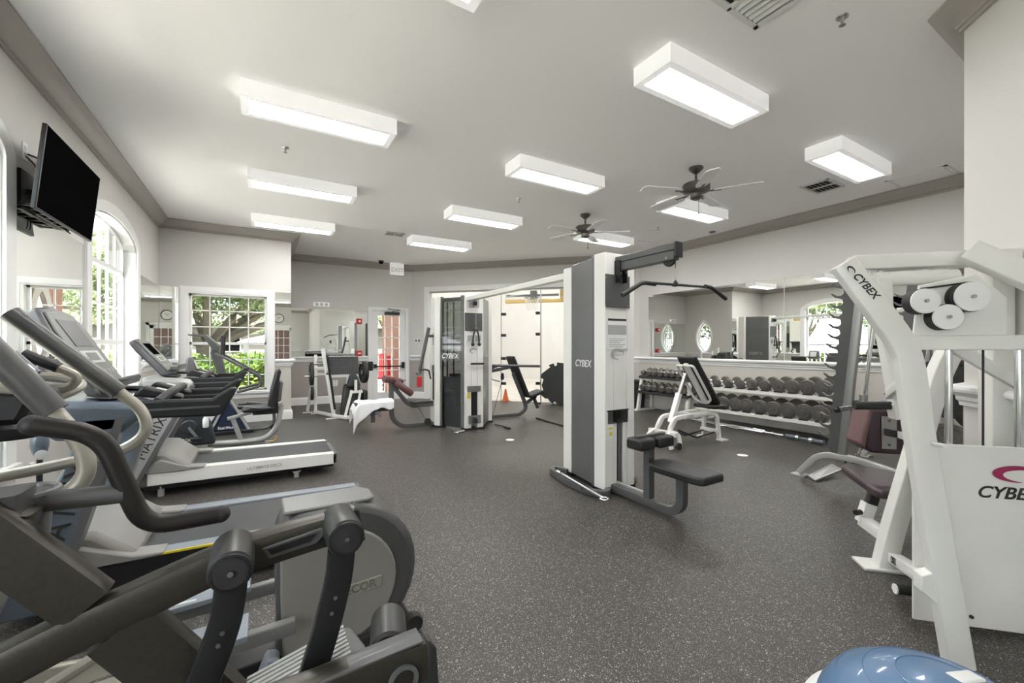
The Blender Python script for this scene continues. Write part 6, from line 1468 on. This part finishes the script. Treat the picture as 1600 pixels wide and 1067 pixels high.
for x in (xl, xr):
    build('toothed_upright', G().prism([p-X*.012 for p in tooth_plate(x)], (.024, 0, 0)), 'grey', t, smooth=False)
    build('upright', G().beam([V((x, 1.69, .20)), V((x, 1.53, 1.90))], .05, .06, X), 'steel', t, bev=.003)
    build('guide_rod', G().cyl((x+.10, 1.62, .16), (x+.10, 1.46, 1.86), .015, 12), 'chrome', t)
    build('base_arch', G().beam(fillet([V((x, 2.02, .03)), V((x, 1.86, .24)), V((x, 1.60, .25)), V((x, 1.15, .17)), V((x, 1.0, .04))], .10), .055, .05, X), 'silver', t, bev=.003)
    build('foot_plate', G().box((x-.05, 1.96, 0), (x+.05, 2.08, .015)).box((x-.05, .95, 0), (x+.05, 1.05, .03)), 'silver', t)
    build('rod_stop', G().lathe([(.016, 0), (.035, 0), (.035, .03), (.016, .03)], (x+.10, 1.62, .18), n=16, ring=True), 'rubber', t)
    build('top_joint', G().box((x-.03, 1.44, 1.83), (x+.12, 1.60, 1.92)), 'steel', t, bev=.005); build('top_bolt', G().cyl((x-.035, 1.57, 1.87), (x-.03, 1.57, 1.87), .014), 'black_metal', t)
build('kick_plate', G().prism([PZ(1262, 742, .02), PZ(1274, 750, .02), PZ(1316, 733, .06), PZ(1300, 724, .10)], (0, 0, -.012)), 'silver', t)
build('cross_member', G().box((xl, 1.46, 1.85), (xr, 1.51, 1.91)).box((xl, 1.02, .03), (xr, 1.08, .09)), 'silver', t, bev=.004)
build('rear_brace', G().beam(fillet([V((xl, 1.50, 1.88)), V((xl, 1.10, 1.80)), V((xl, 1.0, .05))], .25), .05, .06, X).beam(fillet([V((xr, 1.50, 1.88)), V((xr, 1.10, 1.80)), V((xr, 1.0, .05))], .25), .05, .06, X), 'silver', t, bev=.003)
zb = .69; yb_ = 1.60
br = build('sliding_bar', G().cyl((3.98, yb_, zb), (5.95, yb_, zb), .014, 12), 'chrome', t)
build('bar_sleeve', G().cyl((3.99, yb_, zb), (4.22, yb_, zb), .022, 14).cyl((5.75, yb_, zb), (5.95, yb_, zb), .022, 14), 'chrome', br)
build('bar_end_cap', G().sph((3.99, yb_, zb), .027), 'black', br)
build('bar_hook', G().lathe([(.02, -.02), (.05, -.02), (.05, .02), (.02, .02)], (4.36, yb_, zb), (1, 0, 0)).lathe([(.02, -.02), (.05, -.02), (.05, .02), (.02, .02)], (5.60, yb_, zb), (1, 0, 0)), 'black_metal', br)
build('bearing', G().cyl((xl+.10, yb_-.02, zb-.06), (xl+.10, yb_-.03, zb+.10), .03, 14).cyl((xr+.10, yb_-.02, zb-.06), (xr+.10, yb_-.03, zb+.10), .03, 14), 'steel', br)
for y, z in ((1.02, .90), (1.02, .46)): build('plate_peg', G().cyl((4.20, y, z), (4.36, y, z), .02, 12), 'chrome', t)
weight_plate((4.235, 1.02, .90), .215, .05, (1, 0, 0), 'large black weight plate on the upper storage peg of the toothed rack', 'plates stored on the toothed rack', 'rubber')
weight_plate((4.235, 1.02, .46), .185, .045, (1, 0, 0), 'large black weight plate on the lower storage peg of the toothed rack', 'plates stored on the toothed rack', 'iron')
weight_plate((5.60, 1.10, .62), .22, .05, (1, 0, 0), 'black weight plate on the far side storage peg of the toothed rack', 'plates stored on the toothed rack', 'rubber')
weight_plate((5.60, 1.10, 1.15), .20, .05, (1, 0, 0), 'black weight plate on the highest far storage peg', 'plates stored on the toothed rack', 'rubber')
# ================================================================ NEAR WHITE SELECTORISED MACHINE (45 degrees)
Om = V((2.257, .51, 0)); E1v = V((-1, 1, 0)).normalized(); E2v = V((1, 1, 0)).normalized()
def F(e1, e2, z): return Om+E1v*e1+E2v*e2+V((0, 0, z))
t = thing('row_machine', 'large white cable weight machine with three round pulleys and lettered front shield by the pier', 'weight machine', F(0, .3, 0))
def P2L(u, v, e2):
    r = ray(u, v); k = (e2/math.sqrt(.5)+Om.x+Om.y)/(r.x+r.y); x, y = r.x*k-Om.x, r.y*k-Om.y
    return ((-x+y)*math.sqrt(.5), EYE+r.z*k)
def G2(u, v, e2): e = P2L(u, v, e2); return F(e[0], e2, e[1])
up = [F(.005, 0, .0), F(.12, 0, .80), F(.168, 0, 1.19), F(.38, 0, 1.53)]
build('near_upright', G().beam(fillet(up, .08), .055, .085, E2v, r=.008), 'white', t, bev=.002)
build('upright_gusset', G().prism([F(.05, -.02, .20), F(.13, -.02, .27), F(.13, -.02, .33), F(.085, -.02, .35), F(.06, -.02, .22)], E2v*.05), 'white', t, bev=.004)
text('lettering', 'CYBEX', .038, F(.315, -.0290, 1.435), V(F(.205, 0, 1.31)-F(.385, 0, 1.545)), V((0, 0, 1)), 'ink', t, bold=.0006, shear=.2)
ld = V(F(.205, 0, 1.31)-F(.385, 0, 1.545)).normalized(); lu = (-E2v).cross(ld).normalized()
lu = lu if lu.z > 0 else -lu
ringlogo('swoosh_emblem', F(.315, -.0290, 1.435)-ld*.080, ld, lu, .018, .011, 'ink', t, -E2v)
far = [F(-.17, .76, .01), F(-.27, .76, .59), F(-.36, .76, .90), F(-.42, .76, 1.15), F(-.50, .76, 1.66)]
build('far_upright', G().beam(fillet([G2(1380, 888, .76), G2(1394, 829, .76), G2(1428, 716, .76), G2(1464, 590, .76), G2(1484, 548, .76), G2(1512, 532, .76)], .06), .08, .085, E2v, r=.008), 'white', t, bev=.002)
build('far_foot', G().prism([F(-.03, .70, 0), F(-.22, .70, 0), F(-.22, .84, 0), F(-.03, .84, 0)], (0, 0, .014)), 'white', t, bev=.003)
build('rear_upright', G().beam([F(-.52, .60, 0), F(-.52, .60, 1.62)], .09, .09, E2v, r=.008), 'white', t, bev=.002)
build('top_beam', G().beam([F(.10, .56, 1.62), F(-.56, .56, 1.62)], .09, .07, E2v, r=.006), 'white', t, bev=.002)
build('top_tube', G().cyl(F(.02, .50, 1.53), F(-.30, .50, 1.53), .035, 16), 'white', t)
build('pier_brace', G().beam([F(-.32, .46, 1.64), F(-.58, .30, 1.40)], .06, .10, E2v, r=.006), 'white', t, bev=.002)
build('shield_beam', G().box((0, 0, 0), (0, 0, 0)) if False else G().prism([F(.09, .20, 1.185), F(-.55, .20, 1.185), F(-.55, .20, 1.245), F(.09, .20, 1.245)], E2v*.08), 'white', t, bev=.005)
# second descending arm with the hanging press arm and grips
build('press_arm', G().beam([G2(1376, 428, .5), G2(1380, 497, .5), G2(1406, 640, .5)], .06, .065, E2v, r=.006), 'white', t, bev=.002)
build('arm_bracket', G().beam([G2(1428, 592, .03), G2(1398, 616, .45)], .05, .07, Z, r=.004), 'white', t, bev=.002)
build('arm_socket', G().beam([G2(1404, 628, .5), G2(1410, 652, .5)], .075, .08, E2v, r=.004), 'white', t)
build('foam_grip', G().tube([F(.11, .50, .905), F(-.07, .50, .912)], .020, 14), 'rubber', t)
build('foam_grip', G().tube([F(-.155, .46, .82), F(-.16, .46, .60)], .024, 14), 'rubber', t)
build('grip_pin', G().cyl(F(.10, -.03, .835), F(.10, -.09, .84), .008, 8), 'paper', t)
# weight shield with logo
pn = build('front_shield', G().prism([F(.02, .225, .03), F(-.56, .225, .03), F(-.56, .225, .787), F(.02, .225, .787)], E2v*.012), 'white', t, bev=.003)
def onb(u, v): e = P2L(u, v, .225); return F(e[0], .224, e[1])
def P2L(u, v, e2):
    r = ray(u, v); k = (e2/math.sqrt(.5)+Om.x+Om.y)/(r.x+r.y); x, y = r.x*k-Om.x, r.y*k-Om.y
    return ((-x+y)*math.sqrt(.5), EYE+r.z*k)
rgt = -E1v
c = P2L(1590, 741, .225); ringlogo('swoosh_emblem', F(c[0], .2235, c[1]), rgt, Z, .085, .034, 'inkred', t, -E2v)
c = P2L(1525, 768, .225); text('lettering', 'CYBEX', .068, F(c[0], .2235, c[1]), rgt, Z, 'ink', t, bold=.0012, shear=.28, align='LEFT')
c = P2L(1517, 963, .225); build('shield_bolt', G().cyl(F(c[0], .225, c[1]), F(c[0], .218, c[1]), .007, 10), 'rubber', pn)
build('shield_post', G().beam([F(-.54, .27, 0), F(-.54, .27, 1.2)], .06, .05, E2v), 'white', t)
for e in (P2L(1482, 600, .26)[0], P2L(1592, 600, .26)[0]): build('guide_rod', G().cyl(F(e, .26, .05), F(e, .26, 1.19), .0135, 14), 'chrome', t)
g = G()
for i in range(12): g.prism([F(-.12, .25, .08+.045*i), F(-.46, .25, .08+.045*i), F(-.46, .35, .08+.045*i), F(-.12, .35, .08+.045*i)], (0, 0, .04))
build('weight_stack', g, 'black_metal', t)
ec = P2L(1536, 600, .25)[0]; build('cable', G().cyl(F(ec, .25, .62), F(ec, .25, 1.36), .004, 8), 'rubber', t)
pulls = [((1447, 470), .054), ((1482, 495), .054), ((1520, 463), .062)]
cent = []
for (uv, r) in pulls:
    e = P2L(uv[0], uv[1], .17); c = F(e[0], .17, e[1]); cent.append((e, r))
    w1 = build('pulley', G().lathe([(0, .008), (r*.98, .008), (r, .014), (r*.9, .034), (r, .056), (r*.98, .062), (0, .062)], c, E2v, 36), 'rubber', t)
    build('pulley_cover', G().lathe([(0, 0), (r*.95, 0), (r*.96, .004), (r*.96, .008), (0, .008)], c, E2v, 36), 'paper', w1)
    build('pulley_bolt', G().cyl(c, c-E2v*.012, .007, 10), 'steel', w1)
build('pulley_plate', G().prism([F(.02, .225, 1.245), F(-.30, .225, 1.245), F(-.30, .225, 1.40), F(-.20, .225, 1.50), F(.0, .225, 1.46)], E2v*.012), 'white', t, bev=.003)
build('cable', G().cyl(F(cent[0][0][0], .20, cent[0][0][1]+.054), F(cent[2][0][0], .20, cent[2][0][1]+.060), .004, 8), 'rubber', t)
build('diagonal_stay', G().beam([F(-.20, .36, 1.20), F(-.56, .36, .95)], .03, .05, E2v), 'white', t)
# seat
build('seat_post', G().beam([G2(1368, 764, 1.0), G2(1356, 800, 1.0)], .05, .05, E2v), 'black_metal', t)
build('post_sleeve', G().beam([G2(1358, 786, 1.0), G2(1348, 816, 1.0)], .062, .062, E2v), 'white', t, bev=.002)
build('adjust_knob', G().cyl(G2(1344, 800, .97), G2(1337, 801, .95), .016, 12), 'black', t)
build('sleeve_brace', G().beam([G2(1348, 812, 1.0), G2(1400, 850, .80)], .06, .06, Z), 'white', t, bev=.002)
sp = [PZ(u_, v_, .40) for u_, v_ in ((1315, 728), (1330, 723), (1426, 742), (1422, 766), (1378, 767), (1364, 762))]
build('seat', G().prism(sp, (0, 0, -.05)), 'purple', t, bev=.014)
b0_, b1_ = G2(1398, 872, .74), G2(1450, 906, .06)
build('base_bar', G().beam([b0_, b1_], .05, .06, Z, r=.004), 'white', t, bev=.002)
bl = (b1_-b0_).normalized(); bn = bl.cross(Z).normalized(); bn = bn if bn.dot(E1v) > 0 else -bn
text('lettering', 'CYBEX', .046, b0_+bl*.20+bn*.0325, bl, Z, 'ink', t, bold=.0005, shear=.2)
ra, rb = PZ(1400, 920, .06), PZ(1452, 927, .06)
build('foot_roller', G().tube([ra, rb], .022, 14), 'rubber', t)
build('roller_end', G().tube([ra+(ra-rb).normalized()*.006, ra], .0225, 14), 'paper', t)
# chest pad on its bracket
cp_ = [G2(1360, 640, 1.15), G2(1352, 700, 1.15), G2(1362, 708, 1.15), G2(1430, 712, 1.15), G2(1432, 640, 1.15)]
build('chest_pad', G().prism(cp_, E2v*.16), 'purple', t, bev=.015)
build('pad_face', G().prism([G2(1357, 636, 1.14), G2(1344, 694, 1.14), G2(1353, 702, 1.14), G2(1366, 640, 1.14)], E2v*.18), 'mauve', t, bev=.012)
mp = build('adjuster_plate', G().prism([G2(1377, 650, 1.145), G2(1377, 701, 1.145), G2(1400, 702, 1.145), G2(1401, 651, 1.145)], -E2v*.006), 'steel', t, bev=.002)
for v in (657, 695): build('plate_bolt', G().cyl(G2(1389, v, 1.14), G2(1389, v, 1.14)-E2v*.006, .008, 10), 'plgrey', mp)
build('adjuster_slot', G().prism([G2(1382, 669, 1.138), G2(1382, 680, 1.138), G2(1402, 684, 1.138), G2(1402, 673, 1.138)], -E2v*.02), 'black_metal', mp, bev=.002)
build('pin_bracket', G().prism([G2(1400, 673, 1.135), G2(1400, 683, 1.135), G2(1420, 690, 1.0), G2(1420, 676, 1.0)], -E2v*.008), 'white', mp)
# ================================================================ BALANCE TRAINER DOME
bc = V((1.665, .405, 0))
t = thing('balance_dome', 'blue inflated balance dome on a white round platform at the bottom right corner', 'balance trainer', bc)
R_ = .31
prof = [(0, .26)]+[(R_*.98*math.sin(a), .05+.21*math.cos(a)) for a in [math.pi/2*i/14 for i in range(1, 15)]]+[(0, .05)]
dm = build('dome', G().lathe(prof, bc, n=48), 'ball', t)
for k_ in (.35, .6, .82):
    a = math.asin(k_); build('ring_groove', G().tube([bc+V((R_*.98*k_*math.cos(q), R_*.98*k_*math.sin(q), .05+.21*math.cos(a)+.0005)) for q in [i*math.pi/24 for i in range(48)]], .0022, 5, closed=True), 'ball', dm)
build('dome_label', G().prism([bc+V((.02, -.03, .25)), bc+V((.10, -.06, .246)), bc+V((.11, -.02, .246)), bc+V((.03, .01, .25))], (0, 0, .012)), 'paper', dm, bev=.005)
build('platform', G().lathe([(0, 0), (R_-.02, 0), (R_+.025, .02), (R_+.03, .04), (R_+.01, .055), (0, .055)], bc, n=48), 'putty_white' if 'putty_white' in M else 'trim', t)
